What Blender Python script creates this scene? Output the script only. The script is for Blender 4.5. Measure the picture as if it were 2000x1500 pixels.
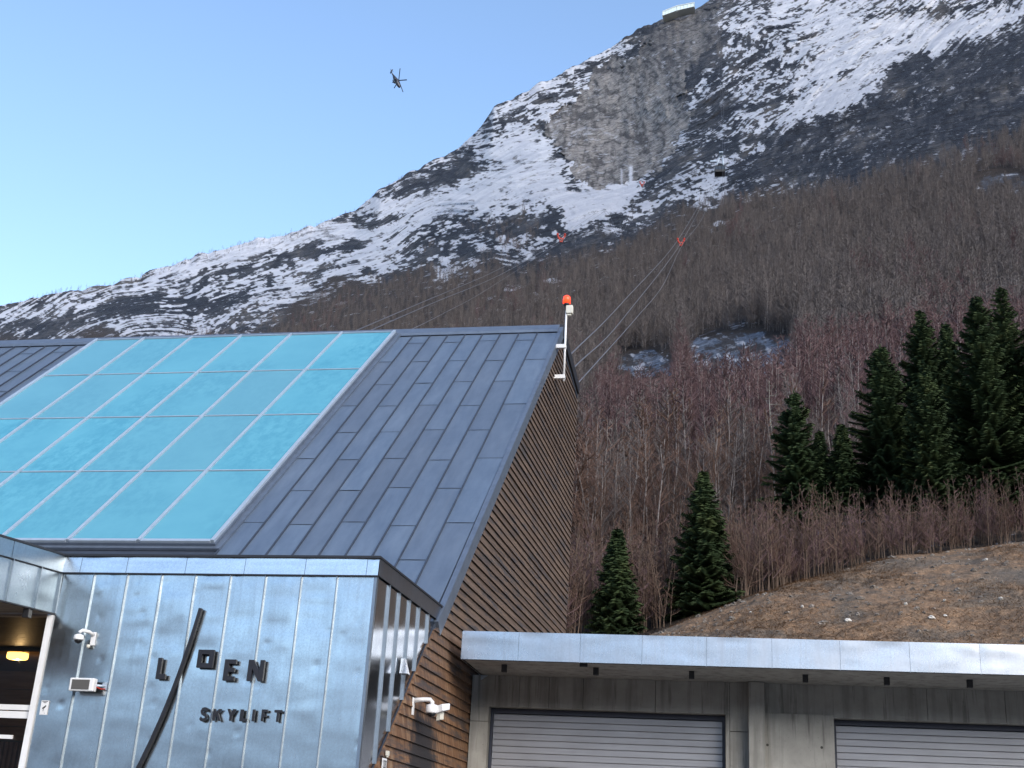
import bpy, math, random
import numpy as np
from mathutils import Vector, Matrix

# ---------------------------------------------------------------- camera, sky, sun, exposure
for o in list(bpy.data.objects):
    bpy.data.objects.remove(o)
SC = bpy.context.scene
COL = SC.collection
# world axes: X along the ridge (right), Y into the depth, Z up; the eye is the origin, the ground lies at GZ
GZ = -1.65
RIGHT = (0.98047112, 0.19012362, 0.05029297)
DOWN = (-0.01929175, 0.34747973, -0.93748902)
FWD = (-0.1957146, 0.91821068, 0.34436166)
FPX = 2550.0
cam_d = bpy.data.cameras.new('camera')
cam_d.sensor_width = 36.0
cam_d.lens = FPX / 2000.0 * 36.0
cam_d.clip_start = 0.2
cam_d.clip_end = 30000.0
cam = bpy.data.objects.new('camera', cam_d)
COL.objects.link(cam)
cam.matrix_world = Matrix(((RIGHT[0], -DOWN[0], -FWD[0], 0), (RIGHT[1], -DOWN[1], -FWD[1], 0), (RIGHT[2], -DOWN[2], -FWD[2], 0), (0, 0, 0, 1)))
SC.camera = cam

SUN_EL, SUN_AZ = math.radians(25), math.radians(138)     # azimuth clockwise from +Y: behind the camera, to the right
world = bpy.data.worlds.new('World')
SC.world = world
world.use_nodes = True
wn = world.node_tree
sky = wn.nodes.new('ShaderNodeTexSky')
sky.sky_type = 'NISHITA'
sky.sun_disc = False
sky.sun_elevation = SUN_EL
sky.sun_rotation = SUN_AZ
sky.air_density = 1.0
sky.dust_density = 1.0
sky.ozone_density = 2.0
bg = wn.nodes['Background']
bg.inputs['Strength'].default_value = 0.15
wn.links.new(sky.outputs[0], bg.inputs['Color'])

sun_d = bpy.data.lights.new('sun', 'SUN')
sun_d.energy = 1.5
sun_d.angle = math.radians(40)
sun_d.color = (1.0, 0.92, 0.82)
sun = bpy.data.objects.new('sun', sun_d)
COL.objects.link(sun)
sdir = Vector((math.sin(SUN_AZ) * math.cos(SUN_EL), math.cos(SUN_AZ) * math.cos(SUN_EL), math.sin(SUN_EL)))
sun.rotation_euler = sdir.to_track_quat('Z', 'Y').to_euler()
sun.location = (0, -20, 40)

vs = SC.view_settings
vs.view_transform = 'Standard'
vs.look = 'None'
vs.gamma = 1.0
vs.exposure = 1.18
vs.use_curve_mapping = False
SC.cycles.max_bounces = 6
SC.cycles.diffuse_bounces = 2
SC.cycles.glossy_bounces = 3
SC.cycles.transmission_bounces = 4
SC.cycles.transparent_max_bounces = 8
SC.cycles.caustics_reflective = False
SC.cycles.caustics_refractive = False

# ---------------------------------------------------------------- helpers
rng = np.random.RandomState(7)
random.seed(7)
Rm = np.array([[RIGHT[0], DOWN[0], FWD[0]], [RIGHT[1], DOWN[1], FWD[1]], [RIGHT[2], DOWN[2], FWD[2]]])


def ray(px, py):
    return Rm @ np.array([px - 1000.0, py - 750.0, FPX])


def on_plane(px, py, n, d):
    r = ray(px, py)
    return r * (d / float(np.dot(n, r)))


def onX(px, py, X):
    return on_plane(px, py, np.array([1.0, 0, 0]), X)


def onZ(px, py, Z):
    return on_plane(px, py, np.array([0, 0, 1.0]), Z)


def at_dist(px, py, d):
    r = ray(px, py)
    return r * (d / math.hypot(r[0], r[1]))


def az_te(px, py):
    r = ray(px, py)
    return math.atan2(r[0], r[1]), r[2] / math.hypot(r[0], r[1])


def project(P):
    c = P @ Rm
    return 1000 + FPX * c[..., 0] / c[..., 2], 750 + FPX * c[..., 1] / c[..., 2]


def tag(o, label=None, cat=None, group=None, kind=None):
    if label:
        o['label'] = label
    if cat:
        o['category'] = cat
    if group:
        o['group'] = group
    if kind:
        o['kind'] = kind
    return o


def empty(name, loc=(0, 0, 0), rz=0.0, parent=None):
    o = bpy.data.objects.new(name, None)
    o.empty_display_size = 0.2
    COL.objects.link(o)
    o.location = loc
    o.rotation_euler = (0, 0, rz)
    o.parent = parent
    return o


class MB:
    """collects boxes, prisms and tubes; build() links them as one mesh object"""
    def __init__(s):
        s.v = []
        s.f = []

    def poly(s, pts):
        b = len(s.v)
        s.v += [tuple(map(float, p)) for p in pts]
        s.f.append(tuple(range(b, b + len(pts))))
        return s

    def hexa(s, b4, t4):
        b = len(s.v)
        s.v += [tuple(map(float, p)) for p in b4] + [tuple(map(float, p)) for p in t4]
        s.f += [(b + 3, b + 2, b + 1, b), (b + 4, b + 5, b + 6, b + 7)]
        for i in range(4):
            j = (i + 1) % 4
            s.f.append((b + i, b + j, b + 4 + j, b + 4 + i))
        return s

    def box(s, x0, x1, y0, y1, z0, z1):
        return s.hexa([(x0, y0, z0), (x1, y0, z0), (x1, y1, z0), (x0, y1, z0)], [(x0, y0, z1), (x1, y0, z1), (x1, y1, z1), (x0, y1, z1)])

    def prism(s, pts, off):
        """a flat outline pushed along the vector off"""
        n = len(pts)
        b = len(s.v)
        o = Vector(off)
        s.v += [tuple(map(float, p)) for p in pts] + [tuple(Vector(p) + o) for p in pts]
        s.f.append(tuple(range(b, b + n)))
        s.f.append(tuple(range(b + 2 * n - 1, b + n - 1, -1)))
        for i in range(n):
            j = (i + 1) % n
            s.f.append((b + j, b + i, b + n + i, b + n + j))
        return s

    def tube(s, pts, radii, n=8, cap=True):
        pts = [Vector(p) for p in pts]
        if not hasattr(radii, '__len__'):
            radii = [radii] * len(pts)
        b = len(s.v)
        for i, p in enumerate(pts):
            d = (pts[min(i + 1, len(pts) - 1)] - pts[max(i - 1, 0)]).normalized()
            a = Vector((0, 0, 1)) if abs(d.z) < 0.9 else Vector((1, 0, 0))
            u = d.cross(a).normalized()
            w = d.cross(u)
            for k in range(n):
                t = 2 * math.pi * k / n
                s.v.append(tuple(p + (u * math.cos(t) + w * math.sin(t)) * radii[i]))
        for i in range(len(pts) - 1):
            for k in range(n):
                m = (k + 1) % n
                s.f.append((b + i * n + k, b + i * n + m, b + (i + 1) * n + m, b + (i + 1) * n + k))
        if cap:
            s.f.append(tuple(b + k for k in range(n - 1, -1, -1)))
            e = b + (len(pts) - 1) * n
            s.f.append(tuple(e + k for k in range(n)))
        return s

    def lathe(s, c, axis, prof, n=16):
        """prof: (distance along axis, radius)"""
        c = Vector(c)
        ax = Vector(axis).normalized()
        return s.tube([c + ax * h for h, r in prof], [max(r, 1e-4) for h, r in prof], n)

    def mesh(s, name, mat, smooth=False):
        m = bpy.data.meshes.new(name)
        m.from_pydata(s.v, [], s.f)
        m.materials.append(mat)
        if smooth:
            m.polygons.foreach_set('use_smooth', [True] * len(m.polygons))
        m.update()
        return m

    def build(s, name, mat, parent=None, smooth=False, bevel=0.0):
        o = bpy.data.objects.new(name, s.mesh(name, mat, smooth))
        COL.objects.link(o)
        o.parent = parent
        if bevel:
            b = o.modifiers.new('bevel', 'BEVEL')
            b.width = bevel
            b.segments = 2
            b.limit_method = 'ANGLE'
        return o


def np_mesh(name, V, F, mat, smooth=True):
    """numpy arrays to a mesh; F is (n,3) or (n,4)"""
    m = bpy.data.meshes.new(name)
    k = F.shape[1]
    m.vertices.add(len(V))
    m.vertices.foreach_set('co', np.ascontiguousarray(V, dtype=np.float32).ravel())
    m.loops.add(len(F) * k)
    m.loops.foreach_set('vertex_index', np.ascontiguousarray(F, dtype=np.int32).ravel())
    m.polygons.add(len(F))
    m.polygons.foreach_set('loop_start', np.arange(len(F), dtype=np.int32) * k)
    m.polygons.foreach_set('loop_total', np.full(len(F), k, dtype=np.int32))
    m.polygons.foreach_set('use_smooth', np.full(len(F), smooth, dtype=bool))
    if mat:
        m.materials.append(mat)
    m.update(calc_edges=True)
    return m


def link(name, me, parent=None):
    o = bpy.data.objects.new(name, me)
    COL.objects.link(o)
    o.parent = parent
    return o


def attr(me, name, vals):
    a = me.attributes.new(name, 'FLOAT', 'POINT')
    a.data.foreach_set('value', np.ascontiguousarray(vals, dtype=np.float32).ravel())


def grid_faces(nr, nc):
    i = np.arange(nr - 1)[:, None] * nc + np.arange(nc - 1)[None, :]
    return np.stack([i, i + 1, i + nc + 1, i + nc], -1).reshape(-1, 4)


def vn(x, y, seed=0):
    """value noise in 0..1"""
    xi = np.floor(x).astype(np.int64)
    yi = np.floor(y).astype(np.int64)
    xf = x - xi
    yf = y - yi
    u = xf * xf * xf * (xf * (xf * 6 - 15) + 10)
    v = yf * yf * yf * (yf * (yf * 6 - 15) + 10)

    def h(a, b):
        n = (a * 374761393 + b * 668265263 + seed * 1442695041) & 0xffffffff
        n = ((n ^ (n >> 13)) * 1274126177) & 0xffffffff
        n = ((n ^ (n >> 16)) * 2246822519) & 0xffffffff
        return ((n ^ (n >> 15)) & 0xffff) / 65535.0
    a, b, c, d = h(xi, yi), h(xi + 1, yi), h(xi, yi + 1), h(xi + 1, yi + 1)
    return (a * (1 - u) + b * u) * (1 - v) + (c * (1 - u) + d * u) * v


def fbm(x, y, oct=4, seed=0, gain=0.5):
    s = 0
    a = 1
    t = 0
    for i in range(oct):
        s = s + a * vn(x * 2 ** i + 17.3 * i, y * 2 ** i - 9.1 * i, seed + i)
        t += a
        a *= gain
    return s / t


def sstep(a, b, x):
    t = np.clip((x - a) / (b - a), 0, 1)
    return t * t * (3 - 2 * t)


# ---------------------------------------------------------------- materials
class N:
    """small node-graph writer"""
    def __init__(s, name):
        s.m = bpy.data.materials.new(name)
        s.m.use_nodes = True
        s.t = s.m.node_tree
        s.p = s.t.nodes['Principled BSDF']
        s.pos = s.t.nodes.new('ShaderNodeNewGeometry').outputs['Position']

    def mapping(s, scale, rot=(0, 0, 0), src=None, loc=(0, 0, 0)):
        n = s.t.nodes.new('ShaderNodeMapping')
        n.inputs['Scale'].default_value = scale
        n.inputs['Rotation'].default_value = rot
        n.inputs['Location'].default_value = loc
        s.t.links.new(src or s.pos, n.inputs['Vector'])
        return n.outputs[0]

    def noise(s, scale, detail=4, rough=0.55, src=None, dist=0.0):
        n = s.t.nodes.new('ShaderNodeTexNoise')
        n.inputs['Detail'].default_value = detail
        n.inputs['Roughness'].default_value = rough
        n.inputs['Distortion'].default_value = dist
        if hasattr(scale, '__len__'):
            n.inputs['Scale'].default_value = 1.0
            src = s.mapping(scale, src=src)
        else:
            n.inputs['Scale'].default_value = scale
        s.t.links.new(src or s.pos, n.inputs['Vector'])
        return n.outputs['Fac']

    def ramp(s, fac, *stops):
        n = s.t.nodes.new('ShaderNodeValToRGB')
        e = n.color_ramp.elements
        while len(e) < len(stops):
            e.new(0.5)
        for i, (p, c) in enumerate(stops):
            e[i].position = p
            e[i].color = (c, c, c, 1) if not hasattr(c, '__len__') else (*c, 1)
        s.t.links.new(fac, n.inputs[0])
        return n.outputs[0]

    def mix(s, fac, a, b, mode='MIX'):
        n = s.t.nodes.new('ShaderNodeMix')
        n.data_type = 'RGBA'
        n.blend_type = mode
        for k, v in ((0, fac), (6, a), (7, b)):
            if isinstance(v, bpy.types.NodeSocket):
                s.t.links.new(v, n.inputs[k])
            elif hasattr(v, '__len__'):
                n.inputs[k].default_value = (*v, 1)
            else:
                n.inputs[k].default_value = v
        return n.outputs[2]

    def math(s, op, a, b=0.0):
        n = s.t.nodes.new('ShaderNodeMath')
        n.operation = op
        for k, v in ((0, a), (1, b)):
            if isinstance(v, bpy.types.NodeSocket):
                s.t.links.new(v, n.inputs[k])
            else:
                n.inputs[k].default_value = v
        return n.outputs[0]

    def attr(s, name):
        n = s.t.nodes.new('ShaderNodeAttribute')
        n.attribute_name = name
        return n.outputs['Fac']

    def rand(s):
        return s.t.nodes.new('ShaderNodeObjectInfo').outputs['Random']

    def set(s, **kw):
        names = dict(col='Base Color', rough='Roughness', metal='Metallic', spec='Specular IOR Level', alpha='Alpha', trans='Transmission Weight', coat='Coat Weight', ior='IOR',
                     ecol='Emission Color', estr='Emission Strength')
        for k, v in kw.items():
            i = s.p.inputs[names[k]]
            if isinstance(v, bpy.types.NodeSocket):
                s.t.links.new(v, i)
            elif hasattr(v, '__len__'):
                i.default_value = (*v, 1)
            else:
                i.default_value = v
        return s

    def bump(s, h, strength=0.3, dist=0.02):
        n = s.t.nodes.new('ShaderNodeBump')
        n.inputs['Strength'].default_value = strength
        n.inputs['Distance'].default_value = dist
        s.t.links.new(h, n.inputs['Height'])
        if s.p.inputs['Normal'].is_linked:
            s.t.links.new(s.p.inputs['Normal'].links[0].from_socket, n.inputs['Normal'])
        s.t.links.new(n.outputs[0], s.p.inputs['Normal'])
        return s


def flat(name, col, rough=0.6, metal=0.0, var=0.12, scale=6.0):
    m = N(name)
    f = m.noise(scale, 5)
    lo = tuple(c * (1 - var) for c in col)
    hi = tuple(min(1, c * (1 + var)) for c in col)
    m.set(col=m.ramp(f, (0.3, lo), (0.7, hi)), rough=rough, metal=metal)
    return m.m


M = {}
# standing-seam zinc of the roof
m = N('roof_zinc')
a = m.noise((5.0, 1.2, 1.2), 5, 0.6)
b = m.noise(0.7, 3)
st = m.noise((22.0, 0.6, 0.6), 3, 0.6)
c = m.ramp(a, (0.3, (0.178, 0.230, 0.298)), (0.7, (0.245, 0.305, 0.378)))
c = m.mix(m.ramp(st, (0.55, 0.0), (0.8, 0.35)), c, (0.27, 0.285, 0.31))
c = m.mix(m.ramp(m.rand(), (0.0, 0.0), (1.0, 0.35)), c, (0.165, 0.175, 0.20))
m.set(col=c, rough=m.ramp(b, (0.3, 0.40), (0.7, 0.54)), metal=0.65)
m.bump(m.noise((1.6, 3.2, 3.2), 2), 0.25, 0.03)
M['zinc'] = m.m
M['zinc_seam'] = flat('roof_seam', (0.075, 0.092, 0.125), 0.5, 0.5)
M['verge'] = flat('verge_flashing', (0.155, 0.19, 0.245), 0.45, 0.5)
M['dark_trim'] = flat('dark_trim', (0.018, 0.020, 0.026), 0.5)


def bright_metal(name, base, r0, r1, bump, stain=0.3):
    m = N(name)
    streak = m.noise((14, 14, 0.8), 4, 0.65)
    blot = m.noise(1.4, 4, 0.6)
    spangle = m.noise(38, 2)
    c = m.ramp(spangle, (0.3, tuple(x * 0.93 for x in base)), (0.7, tuple(min(1, x * 1.06) for x in base)))
    c = m.mix(m.ramp(streak, (0.5, 0.0), (0.75, stain)), c, tuple(x * 0.72 for x in base))
    m.set(col=c, metal=1.0, rough=m.ramp(m.math('ADD', m.math('MULTIPLY', blot, 0.7), m.math('MULTIPLY', streak, 0.3)), (0.35, r0), (0.68, r1)))
    m.bump(m.noise((1.3, 1.3, 3.0), 1, 0.4), bump, 0.05)
    return m.m


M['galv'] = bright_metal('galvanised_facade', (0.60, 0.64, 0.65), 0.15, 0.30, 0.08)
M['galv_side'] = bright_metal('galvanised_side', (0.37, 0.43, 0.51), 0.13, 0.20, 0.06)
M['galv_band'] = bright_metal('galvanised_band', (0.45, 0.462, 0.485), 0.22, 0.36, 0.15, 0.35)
M['galv_parapet'] = bright_metal('galvanised_parapet', (0.82, 0.82, 0.81), 0.16, 0.30, 0.12, 0.15)  # paler copy of the facade metal, brighter sky reflection put into its colour
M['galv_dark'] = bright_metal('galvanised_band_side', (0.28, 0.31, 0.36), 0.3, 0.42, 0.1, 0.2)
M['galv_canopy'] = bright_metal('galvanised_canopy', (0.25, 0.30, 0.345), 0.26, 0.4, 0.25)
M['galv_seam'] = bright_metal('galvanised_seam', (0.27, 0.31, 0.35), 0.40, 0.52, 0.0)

# weathered lap boards: grain along the board, sheltered low boards keep an orange-brown, tar-like runs under the camera
m = N('weathered_board')
grain = m.noise((30, 0.9, 24), 5, 0.7)
drip = m.noise((6, 14, 1.2), 5, 0.7)
blot = m.noise(0.55, 4, 0.6)
c = m.ramp(grain, (0.25, (0.045, 0.028, 0.019)), (0.5, (0.118, 0.078, 0.054)), (0.78, (0.20, 0.142, 0.104)))
sep = m.t.nodes.new('ShaderNodeSeparateXYZ')
m.t.links.new(m.pos, sep.inputs[0])
low = m.math('ADD', sep.outputs['Z'], m.math('MULTIPLY', blot, 2.4))
lowf = m.ramp(m.math('MULTIPLY', low, 0.1), (0.34, 1.0), (0.50, 0.0))
warm = m.ramp(drip, (0.34, (0.075, 0.032, 0.014)), (0.5, (0.21, 0.10, 0.042)), (0.68, (0.30, 0.20, 0.12)))
c = m.mix(m.math('MULTIPLY', lowf, 0.85), c, warm)
c = m.mix(m.ramp(m.noise((4, 1.1, 9), 4, 0.65), (0.49, 0.0), (0.62, 0.80)), c, (0.042, 0.040, 0.044))
c = m.mix(m.ramp(m.rand(), (0.0, 0.0), (1.0, 0.5)), c, m.mix(1.0, c, (0.55, 0.52, 0.52), 'MULTIPLY'))
# dark run of preservative below the wall camera (a stain with its own outline)
ctr = m.mapping((1, 0.62, 0.42), src=m.pos, loc=(0, -19.15 * 0.62, -1.15 * 0.42))
ln = m.t.nodes.new('ShaderNodeVectorMath')
ln.operation = 'LENGTH'
mm = m.t.nodes.new('ShaderNodeVectorMath')
mm.operation = 'MULTIPLY'
mm.inputs[1].default_value = (0, 1, 1)
m.t.links.new(ctr, mm.inputs[0])
m.t.links.new(mm.outputs[0], ln.inputs[0])
sf = m.math('ADD', ln.outputs['Value'], m.math('MULTIPLY', m.noise((3, 5, 2.2), 5, 0.7), 0.9))
c = m.mix(m.ramp(sf, (0.80, 0.95), (0.98, 0.0)), c, (0.012, 0.011, 0.013))
m.set(col=c, rough=0.8)
m.bump(grain, 0.5, 0.01)
M['wood'] = m.m
M['wood_back'] = flat('board_backing', (0.02, 0.013, 0.010), 0.9)

# concrete
m = N('concrete')
a = m.noise(2.2, 6, 0.65)
streak = m.noise((5, 5, 0.35), 4, 0.6)
pores = m.noise(30, 3, 0.7)
c = m.ramp(a, (0.3, (0.275, 0.265, 0.24)), (0.7, (0.39, 0.378, 0.345)))
c = m.mix(m.ramp(streak, (0.48, 0.0), (0.66, 0.6)), c, (0.15, 0.145, 0.13))
c = m.mix(m.ramp(m.noise((9, 9, 0.5), 4, 0.7), (0.58, 0.0), (0.66, 0.6)), c, (0.11, 0.105, 0.095))
c = m.mix(m.ramp(pores, (0.66, 0.0), (0.72, 0.6)), c, (0.10, 0.097, 0.09))
m.set(col=c, rough=0.85)
m.bump(a, 0.25, 0.02)
M['concrete'] = m.m
M['joint'] = flat('joint_shadow', (0.06, 0.058, 0.052), 0.9)
m = N('door_slat')
a = m.noise((0.9, 0.9, 18), 4)
c = m.ramp(a, (0.3, (0.315, 0.315, 0.335)), (0.7, (0.38, 0.38, 0.40)))
c = m.mix(m.ramp(m.noise(1.8, 4), (0.45, 0.0), (0.75, 0.3)), c, (0.22, 0.22, 0.225))
m.set(col=c, rough=0.42, metal=0.25)
M['slat'] = m.m
M['slat_back'] = flat('door_core', (0.12, 0.12, 0.13), 0.7)
M['door_dark'] = flat('door_head_rail', (0.03, 0.034, 0.052), 0.5)

# printed turquoise roof glass
m = N('skylight_glass')
a = m.noise(1.1, 5, 0.6)
fine = m.noise((6, 3.5, 3.5), 5, 0.7)
patch = m.ramp(m.noise((0.5, 0.32, 0.32), 2), (0.40, 0.0), (0.55, 1.0))
c = m.ramp(a, (0.3, (0.080, 0.330, 0.430)), (0.7, (0.110, 0.385, 0.480)))
c = m.mix(m.math('MULTIPLY', patch, m.ramp(fine, (0.40, 0.0), (0.60, 0.85))), c, (0.055, 0.275, 0.375))
c = m.mix(m.ramp(m.rand(), (0.0, 0.0), (1.0, 0.75)), c, (0.12, 0.30, 0.37))
m.set(col=c, rough=m.ramp(a, (0.3, 0.06), (0.7, 0.16)), spec=0.5)
m.bump(m.noise(0.9, 1), 0.08, 0.04)
M['skyglass'] = m.m
M['alu'] = flat('aluminium_mullion', (0.40, 0.47, 0.55), 0.38, 0.3, 0.06)
M['white'] = flat('white_coating', (0.72, 0.72, 0.72), 0.45, 0, 0.05)
M['offwhite'] = flat('aged_white_plastic', (0.62, 0.60, 0.52), 0.5, 0, 0.08)
M['black'] = flat('black_steel', (0.012, 0.012, 0.014), 0.5, 0, 0.2)
M['sign_black'] = flat('sign_black', (0.010, 0.010, 0.014), 0.55, 0, 0.25)
M['dark_glass'] = N('dark_lens').set(col=(0.01, 0.01, 0.012), rough=0.06).m
M['grey_lens'] = N('lamp_lens').set(col=(0.10, 0.095, 0.09), rough=0.15).m
m = N('door_glass')
tr_ = m.t.nodes.new('ShaderNodeBsdfTransparent')
tr_.inputs[0].default_value = (0.80, 0.84, 0.84, 1)
gs_ = m.t.nodes.new('ShaderNodeBsdfGlossy')
gs_.inputs['Roughness'].default_value = 0.02
fr_ = m.t.nodes.new('ShaderNodeFresnel')
fr_.inputs[0].default_value = 1.5
ms_ = m.t.nodes.new('ShaderNodeMixShader')
m.t.links.new(fr_.outputs[0], ms_.inputs[0])
m.t.links.new(tr_.outputs[0], ms_.inputs[1])
m.t.links.new(gs_.outputs[0], ms_.inputs[2])
m.t.links.new(ms_.outputs[0], m.t.nodes['Material Output'].inputs['Surface'])
M['glass'] = m.m
m = N('interior_wood')
a = m.noise((1.2, 16, 16), 4, 0.6)
m.set(col=m.ramp(a, (0.3, (0.17, 0.105, 0.062)), (0.7, (0.29, 0.19, 0.12))), rough=0.55)
M['int_wood'] = m.m
m = N('interior_slat')
m.set(col=m.ramp(m.noise((20, 20, 2), 3), (0.3, (0.09, 0.03, 0.018)), (0.7, (0.17, 0.06, 0.035))), rough=0.6)
M['int_red'] = m.m
M['int_dark'] = flat('interior_dark', (0.05, 0.045, 0.04), 0.8)
m = N('soffit_board')
a = m.noise((2, 18, 18), 4)
m.set(col=m.ramp(a, (0.3, (0.16, 0.11, 0.075)), (0.7, (0.27, 0.20, 0.14))), rough=0.6)
M['soffit'] = m.m
M['asphalt'] = flat('gravel_yard', (0.20, 0.195, 0.185), 0.9, 0, 0.25, 3.0)


def emit(name, col, strength, base):
    m = N(name)
    m.set(col=base, ecol=col, estr=strength, rough=0.3)
    return m.m


M['lamp_on'] = emit('warm_lamp', (1.0, 0.47, 0.10), 3.2, (0.9, 0.7, 0.4))
M['beacon_on'] = emit('red_beacon', (1.0, 0.035, 0.008), 1.5, (0.7, 0.05, 0.02))
M['red'] = flat('red_paint', (0.42, 0.035, 0.015), 0.45, 0, 0.15)
M['cable'] = flat('steel_rope', (0.13, 0.13, 0.145), 0.6, 0.2)
M['heli'] = flat('dark_fuselage', (0.030, 0.032, 0.045), 0.35, 0.0, 0.2, 0.6)

# ================================================================ LIFT STATION
K = 0.8984258751664185
XG = -5.144
RY, RZ = 29.722, 12.61                              # ridge


def roof_z(y):
    return RZ + K * (y - RY)


def slope_y(z):
    return RY + (z - RZ) / K


RN = Vector((0, -K, 1)).normalized()                # roof normal
RU = Vector((0, 1, K)).normalized()                 # up the slope


def rp(x, y, h=0.0):
    """a point h above the roof plane"""
    return Vector((x, y, roof_z(y))) + RN * h


def fan(x, y):
    return x - min(0.05, 0.006 + 0.0075 * max(0.0, -5.7 - x)) * (29.55 - y)


station = empty('lift_station', (XG, 22.0, GZ))
tag(station, 'tall lift station with steep zinc roof, turquoise skylight and dark board gable', 'building')
SO = Vector((XG, 22.0, GZ))


def part(mb, name, mat, parent, smooth=False, bevel=0.0):
    """parts are built in world coordinates, then moved under their thing"""
    o = mb.build(name, mat, parent, smooth, bevel)
    return o


def rebase(thing):
    """children carry world coordinates: give them the inverse of the thing's placement"""
    inv = Matrix.Translation(thing.location) @ thing.rotation_euler.to_matrix().to_4x4()
    inv = inv.inverted()
    for c in thing.children:
        c.matrix_parent_inverse = inv


YE, YL = 16.6, 19.05                                # the roof ends inside the entrance block, and above the glazed entrance
mb = MB()
XL, XM = -27.0, -9.70
for xa, xb, ya in ((XM, XG, YE), (XL, XM, YL)):
    mb.hexa([rp(xa, ya, -0.30), rp(xb, ya, -0.30), rp(xb, RY, -0.30), rp(xa, RY, -0.30)], [rp(xa, ya, -0.012), rp(xb, ya, -0.012), rp(xb, RY, -0.012), rp(xa, RY, -0.012)])
roof = part(mb, 'roof', M['zinc_seam'], station)
# rear slope of the roof (short, seen as a dark verge)
BY, BZ = 32.66, 12.10
mb = MB()
mb.hexa([(XL, RY, RZ - 0.30), (XG, RY, RZ - 0.30), (XG, BY, BZ - 0.30), (XL, BY, BZ - 0.30)], [(XL, RY, RZ - 0.01), (XG, RY, RZ - 0.01), (XG, BY, BZ - 0.01), (XL, BY, BZ - 0.01)])
part(mb, 'rear_roof', M['zinc_seam'], station)
# ridge cap
mb = MB()
mb.prism([(XL, RY - 0.24, roof_z(RY - 0.24) + 0.03), (XL, RY - 0.24, roof_z(RY - 0.24) + 0.10), (XL, RY, RZ + 0.10), (XL, RY + 0.25, RZ + 0.05), (XL, RY + 0.25, RZ - 0.02)], (XG - XL - 0.05, 0, 0))
part(mb, 'ridge_cap', M['verge'], station)

# roof sheets: seams fan a touch, every sheet is its own slightly wavy piece
seams = [-5.70, -6.165, -6.635, -7.09, -7.54, -7.99, -8.445, -8.905, -9.33]
cols = [(XG - 0.02, seams[0])] + list(zip(seams[:-1], seams[1:]))
lcols = []
x = -17.72
while x > -26:
    lcols.append((x, x - 0.46))
    x -= 0.46
ecols = []                                         # narrow strip below the skylight
x = -9.33
while x > -17.72:
    ecols.append((x, x - 0.46))
    x -= 0.46


def sheet(xa, xb, y0, y1, seed):
    nx, ny = 5, max(3, int((y1 - y0) * 5))
    u = np.linspace(0, 1, nx)[None, :].repeat(ny, 0)
    v = np.linspace(0, 1, ny)[:, None].repeat(nx, 1)
    yy = y0 + (y1 - y0) * v
    fa = np.vectorize(lambda q, yq: fan(q, yq))
    x0 = fa(xa, yy)
    x1 = fa(xb, yy)
    xx = x0 + (x1 - x0) * u
    hh = 0.006 + 0.007 * np.sin(np.pi * u) * (vn(yy * 1.7, xx * 0.0 + seed * 3.3, seed) - 0.35) + 0.008 * (1 - v) ** 8 * (1 if y0 > 17.5 else 0)
    V = np.stack([xx, yy + RN.y * hh, roof_z(yy) + RN.z * hh], -1).reshape(-1, 3)
    me = np_mesh('roof_sheet', V, grid_faces(ny, nx)[:, ::-1], M['zinc'])
    link('roof_sheet', me, roof)


sd = 0
for grp, ylo in ((cols, 18.0), (lcols, 24.0)):
    for i, (xa, xb) in enumerate(grp):
        y = 29.46
        nxt = (28.08 if i % 2 == 0 else 29.08) + random.uniform(-0.04, 0.04)
        while y > ylo:
            sheet(xa - 0.012, xb + 0.012, nxt + 0.005, y, sd)
            y = nxt
            nxt -= 2.06 + random.uniform(-0.03, 0.03)
            sd += 1
for i, (xa, xb) in enumerate(ecols):
    sheet(xa - 0.012, xb + 0.012, 19.5, 21.0, sd)
    sd += 1


def seam(x, y0, y1):
    mb = MB()
    a, b = fan(x, y0), fan(x, y1)
    w = 0.009
    mb.hexa([rp(a - w, y0, 0.0), rp(a + w, y0, 0.0), rp(b + w, y1, 0.0), rp(b - w, y1, 0.0)], [rp(a - w, y0, 0.04), rp(a + w, y0, 0.04), rp(b + w, y1, 0.04), rp(b - w, y1, 0.04)])
    part(mb, 'seam', M['zinc_seam'], roof)


for x in seams:
    seam(x, 18.0, 29.46)
for xa, xb in lcols:
    seam(xb, 24.0, 29.46)
for xa, xb in ecols:
    seam(xb, 19.5, 21.0)
# verge flashing along the gable edge
mb = MB()
y0, y1 = slope_y(3.40), RY
o0, o1 = RU * 0.0, RU * 0.0
p0, p1 = Vector((XG, y0, 3.40)), Vector((XG, y1, RZ))
mb.hexa([p0 + Vector((-0.05, 0, 0)) - RN * 0.22, p0 + Vector((0.045, 0, 0)) - RN * 0.22, p1 + Vector((0.045, 0, 0)) - RN * 0.22, p1 + Vector((-0.05, 0, 0)) - RN * 0.22],
        [p0 + Vector((-0.05, 0, 0)) + RN * 0.035, p0 + Vector((0.045, 0, 0)) + RN * 0.035, p1 + Vector((0.045, 0, 0)) + RN * 0.035, p1 + Vector((-0.05, 0, 0)) + RN * 0.035])
part(mb, 'verge_flashing', M['verge'], roof)
mb = MB()
mb.prism([(XG - 0.05, RY, RZ + 0.10), (XG - 0.05, BY, BZ + 0.06), (XG - 0.05, BY - 0.05, BZ - 0.20), (XG - 0.05, RY - 0.05, RZ - 0.20)], (0.10, 0, 0))
part(mb, 'verge_flashing', M['dark_trim'], roof)

# skylight
sk = MB()
mx = [-9.40, -10.80, -12.17, -13.54, -14.91, -16.28, -17.64]
my = [29.52, 27.58, 25.53, 23.42, 21.24]


def skx(i, y):
    return mx[i] - (0.043 + 0.002 * i) * (29.52 - y)


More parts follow.
